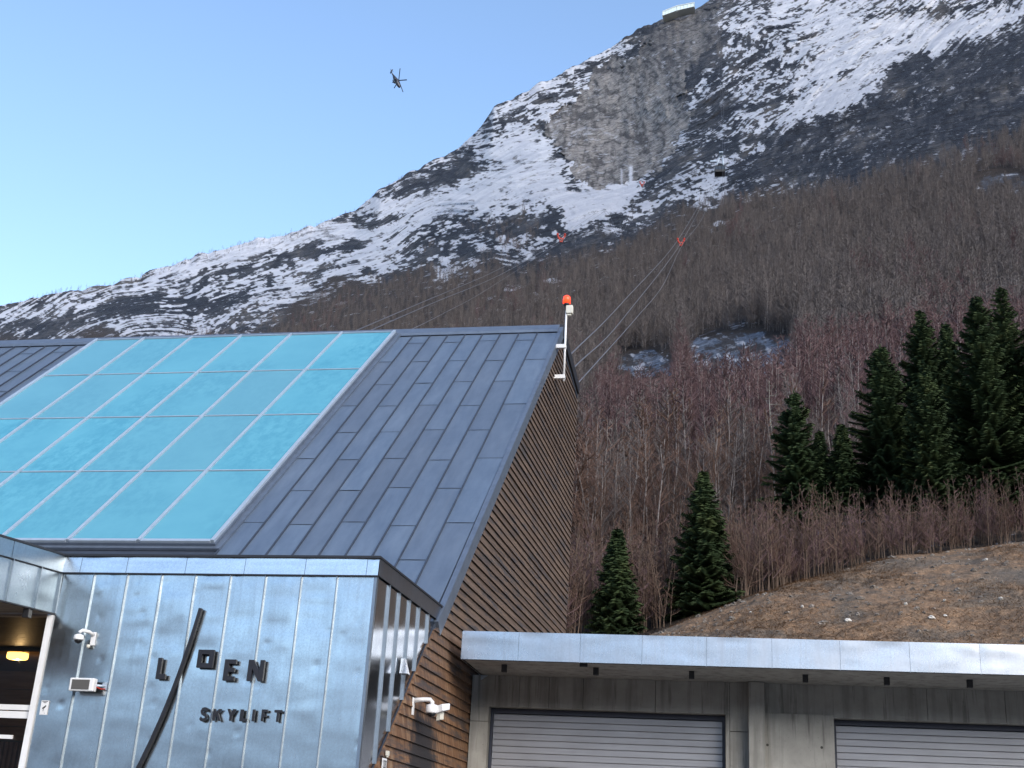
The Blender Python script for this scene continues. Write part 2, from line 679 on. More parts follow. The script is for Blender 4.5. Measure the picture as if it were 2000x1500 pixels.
HS = 0.14
mb = MB()
for i0, i1 in ((0, 6),):
    a0, a1 = skx(0, my[0]) + 0.16, skx(0, my[-1]) + 0.16
    b0, b1 = skx(6, my[0]) - 0.10, skx(6, my[-1]) - 0.10
    mb.hexa([rp(b1, my[-1] - 0.10, 0), rp(a1, my[-1] - 0.10, 0), rp(a0, my[0] + 0.06, 0), rp(b0, my[0] + 0.06, 0)],
            [rp(b1, my[-1] - 0.10, 0.05), rp(a1, my[-1] - 0.10, 0.05), rp(a0, my[0] + 0.06, 0.05), rp(b0, my[0] + 0.06, 0.05)])
    mb.hexa([rp(b1 + 0.08, my[-1] - 0.04, 0.05), rp(a1 - 0.10, my[-1] - 0.04, 0.05), rp(a0 - 0.10, my[0] + 0.03, 0.05), rp(b0 + 0.08, my[0] + 0.03, 0.05)],
            [rp(b1 + 0.08, my[-1] - 0.04, 0.10), rp(a1 - 0.10, my[-1] - 0.04, 0.10), rp(a0 - 0.10, my[0] + 0.03, 0.10), rp(b0 + 0.08, my[0] + 0.03, 0.10)])
skylight = part(mb, 'skylight', M['verge'], station)


def bar(p, q, wdir, w, h0, h1, name, mat, parent):
    mb = MB()
    w = Vector(wdir).normalized() * w
    p, q = Vector(p), Vector(q)
    mb.hexa([p - w + RN * h0, p + w + RN * h0, q + w + RN * h0, q - w + RN * h0], [p - w + RN * h1, p + w + RN * h1, q + w + RN * h1, q - w + RN * h1])
    return part(mb, name, mat, parent, bevel=0.006)


for i in range(6):
    for j in range(4):
        ya, yb = my[j], my[j + 1]
        mb = MB()
        g = 0.018
        hh = 0.118 + random.uniform(-0.003, 0.003)
        q = [rp(skx(i + 1, yb) + g, yb + g, hh), rp(skx(i, yb) - g, yb + g, hh), rp(skx(i, ya) - g, ya - g, hh), rp(skx(i + 1, ya) + g, ya - g, hh)]
        mb.hexa([v - RN * 0.016 for v in q], q)
        part(mb, 'pane', M['skyglass'], skylight)
for i in range(7):
    w = 0.036 if i in (0, 6) else 0.027
    bar(rp(skx(i, my[-1]), my[-1] - 0.02), rp(skx(i, my[0]), my[0] + 0.02), (1, 0, 0), w, 0.10, 0.165, 'mullion', M['alu'], skylight)
for j in range(5):
    for i in range(6):
        a = rp(skx(i + 1, my[j]) + 0.037, my[j])
        b = rp(skx(i, my[j]) - 0.037, my[j])
        bar(a, b, RU, 0.040 if j == 4 else 0.015, 0.10, 0.150 if j in (0, 4) else 0.138, 'transom', M['alu'], skylight)

# gable: backing sheet and one object for each lap board
def back_y(z):
    return 31.94 + 0.64 / 6.33 * (z - 5.41)


mb = MB()
out = [(XG - 0.06, slope_y(GZ), GZ), (XG - 0.06, RY - 0.2, RZ - 0.42), (XG - 0.06, BY - 0.15, BZ - 0.32), (XG - 0.06, back_y(11.6), 11.6), (XG - 0.06, back_y(GZ), GZ)]
mb.prism(out, (0.05, 0, 0))
gable = part(mb, 'gable_wall', M['wood_back'], station)
mb = MB()
mb.box(XL, XG - 0.08, 31.0, 31.2, GZ, 11.6)
part(mb, 'rear_wall', M['wood_back'], station)
z = 1.388 - 0.157 * 19
while z < 12.2:
    zt = z + 0.185
    zc = min(zt, 12.22)

    def fr(zz):
        return slope_y(zz) + (0.02 if zz > 3.3 else 0.0) + (0.30 if zz > 3.45 else 0.0)

    def bk(zz):
        lim = back_y(zz)
        if zz > 11.55:
            lim = min(lim, BY - (zz - 11.62) * (BY - RY) / (RZ - BZ - 0.0) * 0.9)
        return lim
    a0, a1, b0, b1 = fr(z), fr(zc), bk(z), bk(zc)
    if b0 > a0 + 0.1 and z > GZ - 0.1:
        b1 = max(b1, a1 + 0.02)
        mb = MB()
        j = random.uniform(-0.004, 0.004)
        xo, xi = XG + 0.042 + j, XG + 0.010
        mb.hexa([(XG - 0.005, a0, z), (xo, a0, z), (xo, b0, z), (XG - 0.005, b0, z)], [(XG - 0.008, a1, zc), (xi - 0.004, a1, zc), (xi - 0.004, b1, zc), (XG - 0.008, b1, zc)])
        part(mb, 'board', M['wood'], gable)
    z += 0.157

# ---------------------------------------------------------------- entrance block with the leaning metal facade
LEAN = 0.035
FX0, FX1 = -9.715, -5.172
FZT = 3.47
FN = np.array([0, 1.0, -LEAN])
FD = 16.36 - LEAN * 3.47


def fy(z):
    return FD + LEAN * z


def fac(px, py):
    return on_plane(px, py, FN, FD)


block = part(MB().box(FX0, FX1 - 0.03, 16.5, 20.2, GZ, 3.60), 'entrance_block', M['wood_back'], station)
spx = [135.3, 185, 250, 317, 383, 451.5, 520, 590, 659.5, 736.5]
sx = [FX0] + [float(fac(p, 1127)[0]) for p in spx[1:-1]] + [FX1]


def metal_panel(P0, U, W, nu, nw, amp, seed, mat, name, parent, dents=0, clip=None):
    """P0 corner, U and W edge vectors; oil-canning pushes it along U x W"""
    P0, U, W = map(lambda q: np.array(q, float), (P0, U, W))
    n = np.cross(U, W)
    n /= np.linalg.norm(n)
    u, w = np.meshgrid(np.linspace(0, 1, nu), np.linspace(0, 1, nw))
    lu, lw = np.linalg.norm(U), np.linalg.norm(W)
    edge = np.clip(np.minimum(np.minimum(u, 1 - u) * lu / 0.10, 1), 0, 1) * np.clip(np.minimum(w, 1 - w) * lw / 0.08, 0, 1)
    h = (fbm(u * lu * 1.2 + seed * 7.1, w * lw * 2.4 + seed * 3.7, 2, seed) - 0.5) * amp * 2
    h *= 0.25 + 0.75 * sstep(0.55, 0.95, w)
    if dents:
        h += (fbm(u * lu * 0.9 + seed * 2.1, w * lw * 5.5 + seed * 1.7, 2, seed + 9) - 0.5) * 0.009 * sstep(0.66, 0.90, w)
    h *= edge
    r = np.random.RandomState(seed + 100)
    for _ in range(dents):
        a, b = r.rand() * lu, (1 - r.rand() ** 2 * 0.5) * lw
        s = r.uniform(0.015, 0.035)
        h -= r.uniform(0.004, 0.009) * np.exp(-(((u * lu - a) / s) ** 2 + ((w * lw - b) / s) ** 2))
    V = P0 + u[..., None] * U + w[..., None] * W + h[..., None] * n
    if clip:
        V = clip(V)
    return link(name, np_mesh(name, V.reshape(-1, 3), grid_faces(nw, nu), mat), parent)


facade = part(MB().hexa([(FX0, fy(GZ) + 0.03, GZ), (FX1, fy(GZ) + 0.03, GZ), (FX1, 16.5, GZ), (FX0, 16.5, GZ)], [(FX0, fy(FZT) + 0.03, FZT), (FX1, fy(FZT) + 0.03, FZT), (FX1, 16.5, FZT), (FX0, 16.5, FZT)]),
              'facade', M['galv_dark'], station)
for i in range(9):
    x0, x1 = sx[i] + 0.006, sx[i + 1] - 0.006
    metal_panel((x0, fy(GZ), GZ), (x1 - x0, 0, 0), (0, fy(FZT) - fy(GZ), FZT - GZ), 14, 110, 0.0060, i + 1, M['galv'], 'facade_panel', facade, dents=6)
    if i:
        mb = MB()
        s = sx[i]
        mb.hexa([(s - 0.006, fy(GZ) - 0.032, GZ), (s + 0.006, fy(GZ) - 0.032, GZ), (s + 0.006, fy(GZ) + 0.02, GZ), (s - 0.006, fy(GZ) + 0.02, GZ)],
                [(s - 0.006, fy(FZT) - 0.032, FZT), (s + 0.006, fy(FZT) - 0.032, FZT), (s + 0.006, fy(FZT) + 0.02, FZT), (s - 0.006, fy(FZT) + 0.02, FZT)])
        part(mb, 'seam', M['galv_seam'], facade)
mb = MB()
mb.hexa([(FX1 - 0.03, fy(GZ) - 0.012, GZ), (FX1 + 0.012, fy(GZ) - 0.012, GZ), (FX1 + 0.012, fy(GZ) + 0.06, GZ), (FX1 - 0.03, fy(GZ) + 0.06, GZ)],
        [(FX1 - 0.03, fy(FZT) - 0.012, FZT), (FX1 + 0.012, fy(FZT) - 0.012, FZT), (FX1 + 0.012, fy(FZT) + 0.06, FZT), (FX1 - 0.03, fy(FZT) + 0.06, FZT)])
part(mb, 'corner_trim', M['galv_seam'], facade)
# band above the facade (leans back a little to mirror higher, brighter sky) in short lengths
BT = 3.705
bxs = [FX0]
for p in (160, 250, 365, 480, 598, 718):
    bxs.append(float(fac(p, 1110)[0]))
bxs.append(FX1 + 0.03)
band = part(MB().box(FX0, FX1 + 0.02, 16.37, 20.55, FZT + 0.012, BT - 0.02), 'parapet', M['galv_dark'], station)
for i in range(len(bxs) - 1):
    metal_panel((bxs[i] + 0.003, 16.318, FZT), (bxs[i + 1] - bxs[i] - 0.006, 0, 0), (0, 0.022, BT - FZT - 0.008), 22, 14, 0.012, 40 + i, M['galv_parapet'], 'band_panel', band)
mb = MB()
mb.box(FX0 - 0.0, FX1 + 0.05, 16.30, 20.45, BT - 0.006, BT + 0.022)
part(mb, 'coping', M['dark_trim'], band)
mb = MB()
mb.box(FX0, FX1 + 0.03, 16.322, 16.36, FZT - 0.014, FZT - 0.002)
part(mb, 'shadow_gap', M['dark_trim'], band)
# side of the block: panels end on the roof slope line
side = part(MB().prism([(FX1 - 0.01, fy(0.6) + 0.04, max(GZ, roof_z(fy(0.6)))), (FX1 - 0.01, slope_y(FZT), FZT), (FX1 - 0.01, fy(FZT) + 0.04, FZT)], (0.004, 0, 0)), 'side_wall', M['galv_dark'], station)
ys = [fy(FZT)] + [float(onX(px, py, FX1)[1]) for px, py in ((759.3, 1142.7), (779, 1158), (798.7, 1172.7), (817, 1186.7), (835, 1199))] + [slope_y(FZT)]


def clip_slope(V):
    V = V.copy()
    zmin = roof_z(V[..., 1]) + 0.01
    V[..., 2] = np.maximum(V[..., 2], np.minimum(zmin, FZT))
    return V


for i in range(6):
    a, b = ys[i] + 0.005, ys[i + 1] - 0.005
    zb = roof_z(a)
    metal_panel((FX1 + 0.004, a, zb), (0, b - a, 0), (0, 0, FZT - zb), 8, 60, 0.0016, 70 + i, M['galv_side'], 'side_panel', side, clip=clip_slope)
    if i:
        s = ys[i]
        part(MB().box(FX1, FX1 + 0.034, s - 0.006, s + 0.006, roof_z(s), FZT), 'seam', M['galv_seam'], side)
metal_panel((FX1 + 0.034, 16.33, FZT), (0, slope_y(BT) - 16.33 + 0.14, 0), (0, 0, BT - FZT - 0.008), 40, 6, 0.001, 81, M['galv_dark'], 'band_panel', band)

# entrance canopy: splays towards the street on the left
c0 = Vector((-9.715, 16.37, 0))
cd = Vector((-0.358, -1.255, 0)).normalized()
CL = 4.2
c1 = c0 + cd * CL
CB = 2.905
nside = Vector((-cd.y, cd.x, 0))
if nside.x < 0:
    nside = -nside
mb = MB()
far = [Vector((-15, c1.y, 0)), Vector((-15, 16.37, 0))]
foot = [c0 - nside * 0.02, c1 - nside * 0.02, far[0], far[1]]
mb.hexa([p + Vector((0, 0, CB + 0.02)) for p in foot], [p + Vector((0, 0, BT - 0.02)) for p in foot])
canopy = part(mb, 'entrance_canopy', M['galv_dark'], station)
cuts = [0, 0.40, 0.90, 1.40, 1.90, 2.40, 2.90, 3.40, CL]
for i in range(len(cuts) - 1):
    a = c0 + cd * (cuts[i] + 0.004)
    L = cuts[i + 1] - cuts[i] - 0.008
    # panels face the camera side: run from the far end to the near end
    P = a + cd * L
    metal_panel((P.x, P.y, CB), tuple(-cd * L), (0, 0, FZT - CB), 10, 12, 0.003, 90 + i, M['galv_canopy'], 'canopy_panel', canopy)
    if i:
        q = c0 + cd * cuts[i]
        mb = MB()
        e = cd * 0.007
        mb.hexa([q - e + Vector((0, 0, CB)), q + e + Vector((0, 0, CB)), q + e + nside * 0.032 + Vector((0, 0, CB)), q - e + nside * 0.032 + Vector((0, 0, CB))],
                [q - e + Vector((0, 0, FZT)), q + e + Vector((0, 0, FZT)), q + e + nside * 0.032 + Vector((0, 0, FZT)), q - e + nside * 0.032 + Vector((0, 0, FZT))])
        part(mb, 'seam', M['galv_seam'], canopy)
q = c0 + cd * 0.03
mb = MB()
e = cd * 0.012
mb.hexa([q - e + Vector((0, 0, CB)), q + e + Vector((0, 0, CB)), q + e + nside * 0.03 + Vector((0, 0, CB)), q - e + nside * 0.03 + Vector((0, 0, CB))],
        [q - e + Vector((0, 0, FZT)), q + e + Vector((0, 0, FZT)), q + e + nside * 0.03 + Vector((0, 0, FZT)), q - e + nside * 0.03 + Vector((0, 0, FZT))])
part(mb, 'seam', M['galv_seam'], canopy)
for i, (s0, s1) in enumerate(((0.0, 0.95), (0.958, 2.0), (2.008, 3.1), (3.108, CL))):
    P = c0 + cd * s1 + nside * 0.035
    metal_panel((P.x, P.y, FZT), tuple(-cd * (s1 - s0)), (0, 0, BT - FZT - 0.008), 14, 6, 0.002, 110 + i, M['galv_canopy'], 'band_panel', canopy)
mb = MB()
for zz0, zz1, o in ((BT - 0.006, BT + 0.022, 0.05), (FZT - 0.012, FZT - 0.001, 0.028), (CB - 0.02, CB - 0.002, 0.02)):
    mb.hexa([p + Vector((0, 0, zz0)) for p in (c0 + nside * o, c1 + nside * o, c1 - nside * 0.05, c0 - nside * 0.05)], [p + Vector((0, 0, zz1)) for p in (c0 + nside * o, c1 + nside * o, c1 - nside * 0.05, c0 - nside * 0.05)])
part(mb, 'coping', M['dark_trim'], canopy)
# soffit boards
yb = 16.3
while yb > c1.y + 0.2:
    t = (c0.y - yb) / -cd.y
    xe = c0.x + cd.x * t - 0.04
    part(MB().box(-15, xe, yb - 0.142, yb - 0.004, CB - 0.022, CB + 0.012), 'soffit_board', M['soffit'], canopy)
    yb -= 0.146

# glazed entrance and the room behind it
dp = MB()
dp.hexa([(FX0 - 0.085, fy(GZ) - 0.03, GZ), (FX0 - 0.004, fy(GZ) - 0.03, GZ), (FX0 - 0.004, fy(GZ) + 0.09, GZ), (FX0 - 0.085, fy(GZ) + 0.09, GZ)],
        [(FX0 - 0.085, fy(CB) - 0.03, CB - 0.03), (FX0 - 0.004, fy(CB) - 0.03, CB - 0.03), (FX0 - 0.004, fy(CB) + 0.09, CB - 0.03), (FX0 - 0.085, fy(CB) + 0.09, CB - 0.03)])
part(dp, 'door_post', M['white'], station)
gl = part(MB().box(-15, FX0 - 0.09, 16.36, 16.375, GZ + 0.05, 2.84), 'entrance_glass', M['glass'], station)
part(MB().box(-15, FX0 - 0.086, 16.315, 16.35, 1.595, 1.665), 'transom', M['white'], gl)
part(MB().box(-15, FX0 - 0.086, 16.318, 16.35, 1.49, 1.58), 'transom', M['white'], gl)
part(MB().box(-15, FX0 - 0.086, 16.30, 16.42, 2.845, 2.883), 'door_head', M['soffit'], gl)
part(MB().box(-10.50, -10.44, 16.32, 16.35, GZ, 1.27), 'door_frame', M['white'], gl)
part(MB().box(-10.44, FX0 - 0.30, 16.32, 16.35, 1.22, 1.27), 'door_frame', M['white'], gl)
room = part(MB().box(-15.2, FX0 + 0.02, 22.2, 22.4, GZ, 2.9), 'room_wall', M['int_dark'], station)
part(MB().box(-15.2, FX0 + 0.02, 16.5, 22.2, GZ - 0.02, GZ + 0.01), 'room_floor', M['int_dark'], room)
part(MB().box(FX0 + 0.022, FX0 + 0.06, 16.52, 22.2, GZ, 2.9), 'room_side', M['int_dark'], room)
part(MB().box(-15.3, -15.2, 16.5, 22.2, GZ, 2.9), 'room_side', M['int_dark'], room)
yb = 16.45
while yb < 22.2:
    part(MB().box(-15.2, FX0 + 0.02, yb, yb + 0.17, 2.86, 2.885), 'ceiling_board', M['int_wood'], room)
    yb += 0.178
for k in range(4):
    part(MB().box(-15.2, FX0 + 0.02, 22.15, 22.19, 1.55 + 0.33 * k, 1.55 + 0.33 * k + 0.318), 'wall_board', M['int_wood'], room)
xb = -15.1
while xb < FX0 - 0.05:
    part(MB().box(xb, xb + 0.05, 19.6, 19.66, GZ, 1.42), 'wall_slat', M['int_red'], room)
    xb += 0.085
part(MB().box(-15.2, FX0, 19.67, 19.7, GZ, 1.45), 'slat_backing', M['int_dark'], room)
rebase(station)

# ================================================================ GARAGE WING
GA = math.atan(0.040)
gdir = Vector((math.cos(GA), math.sin(GA), 0))
gnrm = Vector((-math.sin(GA), math.cos(GA), 0))       # into the depth
G0 = Vector((XG + 0.045, 22.0, 0))
garage = empty('garage_building', (G0.x, G0.y, GZ), GA)
tag(garage, 'low concrete garage with two grey doors under a bright metal canopy', 'building')


def gp(px, py, v=0.0):
    """picture point on the garage plane v metres behind its wall: (u, z)"""
    n = np.array([gnrm.x, gnrm.y, 0])
    p = on_plane(px, py, n, float(np.dot(n, [G0.x, G0.y, 0])) + v)
    return float(np.dot(p - np.array(G0), np.array(gdir))), float(p[2])


class GB(MB):
    """boxes in garage coordinates: u along, v into the depth, z above the eye (converted to above the ground)"""
    def b(s, u0, u1, v0, v1, z0, z1):
        return s.box(u0, u1, v0, v1, z0 - GZ, z1 - GZ)


GU1 = 16.0
d1a, dtop = gp(954.5, 1379)
d1b = gp(1417, 1394)[0]
d2a = gp(1628, 1402)[0]
d2b = d2a + (d1b - d1a)
ca, cb = gp(1461, 1345, -0.22)[0], gp(1493, 1345, -0.22)[0]
SOF, FT = 2.98, 3.41
core = GB().b(0.0, GU1, 0.55, 8.0, GZ, FT - 0.06).build('wall', M['concrete'], garage)
# wall pieces, each cast panel proud of dark joints
GB().b(0.0, GU1, 0.36, 0.54, GZ, SOF).build('wall_core', M['joint'], core)
jb = [0.0] + [gp(px, 1360)[0] for px in (1014, 1072, 1139, 1280)] + [gp(1425, 1360)[0]]
for i in range(len(jb) - 1):
    GB().b(jb[i] + (0.004 if i else 0), jb[i + 1] - 0.004, random.uniform(0, 0.004), 0.35, dtop, SOF).build('wall_panel', M['concrete'], core)
zj = gp(930, 1408)[1]
GB().b(0.0, d1a, 0.001, 0.35, zj + 0.004, dtop - 0.003).build('wall_panel', M['concrete'], core)
GB().b(0.0, d1a, 0.003, 0.35, GZ, zj - 0.004).build('wall_panel', M['concrete'], core)
e = jb[-1]
GB().b(d1b, e - 0.004, 0.0, 0.35, GZ, dtop - 0.003).build('wall_panel', M['concrete'], core)
zk = gp(1440, 1429)[1]
GB().b(e + 0.004, ca + 0.05, 0.012, 0.35, zk + 0.006, SOF).build('wall_panel', M['concrete'], core)
GB().b(e + 0.004, ca + 0.05, 0.004, 0.35, GZ, zk - 0.006).build('wall_panel', M['concrete'], core)
zp = gp(1560, 1395)[1]
GB().b(cb - 0.05, d2a - 0.0, -0.03, 0.35, GZ, zp).build('wall_panel', M['concrete'], core)
GB().b(cb - 0.05, d2a, 0.0, 0.35, zp + 0.003, SOF).build('wall_panel', M['concrete'], core)
xx = [d2a + 0.003, gp(1812, 1390)[0], gp(1965, 1390)[0], d2b, GU1]
for i in range(3):
    GB().b(xx[i], xx[i + 1] - 0.007, 0.002 * i, 0.35, dtop, SOF).build('wall_panel', M['concrete'], core)
GB().b(d2b, GU1, 0.0, 0.35, GZ, SOF).build('wall_panel', M['concrete'], core)
for px, py in ((1499, 1455), (1605, 1460)):
    u, z = gp(px, py, -0.03)
    MB().lathe((u, -0.0305, z - GZ), (0, -1, 0), [(0, 0.022), (0.002, 0.022), (0.0021, 0.013), (0.003, 0.012)], 10).build('tie_hole', M['joint'], core)
col = GB().b(ca, cb, -0.22, 0.0, GZ, SOF - 0.004).build('column', M['concrete'], garage, bevel=0.012)
# doors
for a, b in ((d1a, d1b), (d2a, d2b)):
    dr = GB().b(a + 0.01, b - 0.01, 0.30, 0.345, GZ, dtop - 0.01).build('door', M['slat_back'], garage)
    GB().b(a + 0.02, b - 0.02, 0.22, 0.30, dtop - 0.085, dtop - 0.012).build('head_rail', M['door_dark'], dr)
    for s0, s1 in ((a + 0.006, a + 0.05), (b - 0.05, b - 0.006)):
        GB().b(s0, s1, 0.215, 0.30, GZ, dtop - 0.012).build('side_rail', M['door_dark'], dr)
    z = dtop - 0.092
    h = 0.1055
    me = None
    while z - h > GZ:
        if me is None:
            q = GB()
            w = b - a - 0.11
            q.prism([(0, 0.261, 0.002), (0, 0.256, 0.008), (0, 0.256, h - 0.009), (0, 0.262, h - 0.004), (0, 0.30, h - 0.004), (0, 0.30, 0.002)], (w, 0, 0))
            me = q.mesh('slat', M['slat'])
        o = link('slat', me, dr)
        o.location = (a + 0.055, 0, z - h - GZ)
        z -= h
# canopy: soffit slab, bright fascia lengths, downlights
CV = -1.87
cu0 = -0.05 + 0.20
can = GB().b(cu0 + 0.02, GU1, CV + 0.06, 0.54, SOF + 0.002, FT - 0.05).build('canopy', M['concrete'], garage)
GB().b(cu0, GU1, CV + 0.02, 8.0, FT - 0.045, FT - 0.012).build('canopy_roof', M['dark_trim'], can)
fus = [cu0] + [gp(px, 1265, CV)[0] for px in (1012.5, 1133, 1254, 1380, 1507.5, 1640.5, 1776, 1913)]
while fus[-1] < GU1 - 1.5:
    fus.append(fus[-1] + 1.27)
fus.append(GU1)
for i in range(len(fus) - 1):
    metal_panel((fus[i] + 0.002, CV, SOF - 0.012 - GZ), (fus[i + 1] - fus[i] - 0.004, 0, 0), (0, 0.012, FT - SOF + 0.012), 26, 12, 0.005, 130 + i, M['galv_band'], 'fascia_panel', can)
    GB().b(fus[i + 1] - 0.012, fus[i + 1] + 0.004, CV - 0.004, CV + 0.03, SOF - 0.02, SOF - 0.006).build('fascia_clip', M['galv_seam'], can)
GB().b(cu0, GU1, CV - 0.002, CV + 0.06, SOF - 0.018, SOF - 0.0125).build('drip_edge', M['dark_trim'], can)
GB().b(cu0 - 0.004, cu0 + 0.001, CV + 0.003, 0.5, SOF - 0.016, FT - 0.01).build('canopy_end', M['galv_band'], can)
GB().b(cu0, GU1, CV + 0.05, CV + 0.075, FT - 0.002, FT + 0.006).build('coping', M['galv_seam'], can)
dl = [(985, 1306), (1164, 1312), (1351, 1319), (1573, 1326), (1732, 1331), (1894, 1336)]
words = ['nearest the board gable', 'second from the board gable', 'third from the board gable', 'just right of the column', 'second right of the column', 'rightmost in view']
for (px, py), wd in zip(dl, words):
    p = onZ(px, py, SOF - 0.06)
    o = MB().box(-0.042, 0.042, -0.042, 0.042, 0, 0.118).build('downlight', M['black'], None, bevel=0.006)
    o.location = (p[0], p[1], SOF - 0.116)
    o.rotation_euler = (0, 0, GA)
    tag(o, 'small black downlight under the garage canopy, ' + wd, 'downlight', 'downlights under the garage canopy')
p = onZ(1139, 1297, SOF - 0.02)
o = MB().box(-0.06, 0.06, -0.03, 0.03, 0, 0.05).box(-0.025, 0.025, -0.04, 0.03, 0.003, 0.03).build('fascia_sensor', M['black'])
o.location = (p[0], p[1] + 0.05, SOF - 0.055)
tag(o, 'tiny dark sensor under the front edge of the garage canopy', 'sensor')
p = onZ(925, 1314, SOF - 0.07)
o = MB().prism([(-0.05, 0, 0), (0.06, 0, 0.075), (-0.05, 0, 0.075)], (0, 0.05, 0)).build('cable_bracket', M['alu'])
o.location = (p[0] + 0.03, 21.9, SOF - 0.09)
tag(o, 'small triangular bracket in the corner between boards and garage soffit', 'bracket')

# ================================================================ THINGS ON THE BUILDINGS
# sign: letters L O E N, SKYLIFT and the bent bar, on stand-offs in front of the facade
sign = empty('facade_sign', tuple(fac(430, 1400)))
tag(sign, 'raised black letters and a long bent black bar mounted on the metal facade', 'sign')
NV = Vector((0, -1, LEAN)).normalized()


def strokes(pl, w):
    """quads along a polyline with mitred joints: left and right outlines"""
    L, R = [], []
    for i, p in enumerate(pl):
        p = Vector(p)
        d = (Vector(pl[min(i + 1, len(pl) - 1)]) - Vector(pl[max(i - 1, 0)])).normalized()
        n = Vector((-d.y, d.x))
        L.append(p + n * w / 2)
        R.append(p - n * w / 2)
    return L + R[::-1]


def rect(a, b, c, d):
    return [(a, b), (c, b), (c, d), (a, d)]


T = 0.30
sp = [(0.92, 0.80), (0.80, 0.90), (0.55, 0.94), (0.28, 0.88), (0.16, 0.74), (0.26, 0.60), (0.50, 0.51), (0.74, 0.42), (0.86, 0.27), (0.74, 0.12), (0.48, 0.06), (0.22, 0.10), (0.08, 0.22)]
GLY = {
    'L': [[(0, 0), (1, 0), (1, 0.23), (0.42, 0.23), (0.42, 1), (0, 1)]],
    'O': [rect(0, 0, 1, 0.25), rect(0, 0.75, 1, 1), rect(0, 0.25, 0.27, 0.75), rect(0.73, 0.25, 1, 0.75)],
    'E': [[(0, 0), (1, 0), (1, 0.2), (0.4, 0.2), (0.4, 0.41), (0.92, 0.41), (0.92, 0.61), (0.4, 0.61), (0.4, 0.8), (1, 0.8), (1, 1), (0, 1)]],
    'N': [[(0, 0), (0.27, 0), (0.27, 0.60), (0.70, 0), (1, 0), (1, 1), (0.73, 1), (0.73, 0.42), (0.32, 1), (0, 1)]],
    'K': [rect(0, 0, 0.28, 1), [(0.28, 0.36), (0.44, 0.50), (0.72, 0), (1.06, 0), (0.66, 0.64), (1.0, 1), (0.66, 1), (0.28, 0.60)]],
    'Y': [[(0.34, 0), (0.66, 0), (0.66, 0.42), (1.05, 1), (0.70, 1), (0.50, 0.66), (0.30, 1), (-0.05, 1), (0.34, 0.42)]],
    'I': [rect(0, 0, 1, 1)],
    'F': [[(0, 0), (0.36, 0), (0.36, 0.36), (0.86, 0.36), (0.86, 0.57), (0.36, 0.57), (0.36, 0.79), (1, 0.79), (1, 1), (0, 1)]],
    'T': [[(0.34, 0), (0.66, 0), (0.66, 0.78), (1.04, 0.78), (1.04, 1), (-0.04, 1), (-0.04, 0.78), (0.34, 0.78)]],
    'S': [strokes(sp, 0.26)],
}


def letter(ch, x0, x1, y0, y1):
    pb = fac((x0 + x1) / 2, y1)
    pt = fac((x0 + x1) / 2, y0)
    h = (pt[2] - pb[2])
    w = (x1 - x0) / FPX * float(np.dot(pb, FWD)) * 0.94
    mb = MB()
    cx = (pb[0] + pt[0]) / 2
    for g in GLY[ch]:
        pts = []
        for u, v in g:
            zz = pb[2] + v * h
            pts.append(Vector((cx + (u - 0.5) * w, fy(zz), zz)) + NV * 0.035)
        if sum((g[i][0] * g[(i + 1) % len(g)][1] - g[(i + 1) % len(g)][0] * g[i][1]) for i in range(len(g))) < 0:
            pts = pts[::-1]
        mb.prism(pts[::-1], NV * (0.045 if h > 0.2 else 0.028))
    o = mb.build('letter', M['sign_black'], sign)
    for sgn in ((0.3, 0.7) if h > 0.2 else ()):
        q = Vector((cx + (sgn - 0.5) * w * 0.6, fy(pb[2] + h * 0.5), pb[2] + h * (0.12 if ch in 'LEOF' else 0.5)))
        MB().tube([q, q + NV * 0.04], 0.006, 6).build('standoff', M['alu'], o)
    return o


for ch, x0, x1, y0, y1 in (('L', 310, 331, 1287, 1328), ('O', 388, 423, 1271, 1306), ('E', 440, 465, 1290, 1331), ('N', 486, 521, 1291, 1332),
                           ('S', 393, 410, 1384, 1409), ('K', 418, 436, 1386, 1409), ('Y', 446, 463, 1386, 1409), ('L', 471, 487, 1387, 1410), ('I', 495.5, 501, 1387, 1410),
                           ('F', 513, 526, 1387, 1410), ('T', 538, 553, 1388, 1411)):
    letter(ch, x0, x1, y0, y1)
bar_px = [(523, 92), (498, 200), (455, 340), (410, 470), (350, 620), (300, 760), (240, 920), (170, 1090), (90, 1270), (0, 1450), (-100, 1640), (-210, 1840)]
bp = [fac(280 + x / 4.545, 1170 + y / 4.545) for x, y in bar_px]
cf = np.polyfit([p[2] for p in bp], [p[0] for p in bp], 3)
ol = strokes([(float(np.polyval(cf, p[2])), p[2]) for p in bp], 0.046)
n = len(bp)
mb = MB()
for i in range(n - 1):
    q = [ol[i], ol[i + 1], ol[2 * n - 2 - i], ol[2 * n - 1 - i]]
    P = [Vector((v.x, fy(v.y), v.y)) + NV * 0.03 for v in q]
    mb.prism(P, NV * 0.05)
mb.build('bar', M['sign_black'], sign)
rebase(sign)


def thing(name, label, cat, loc, rz=0.0, group=None):
    return tag(empty(name, tuple(loc), rz), label, cat, group)


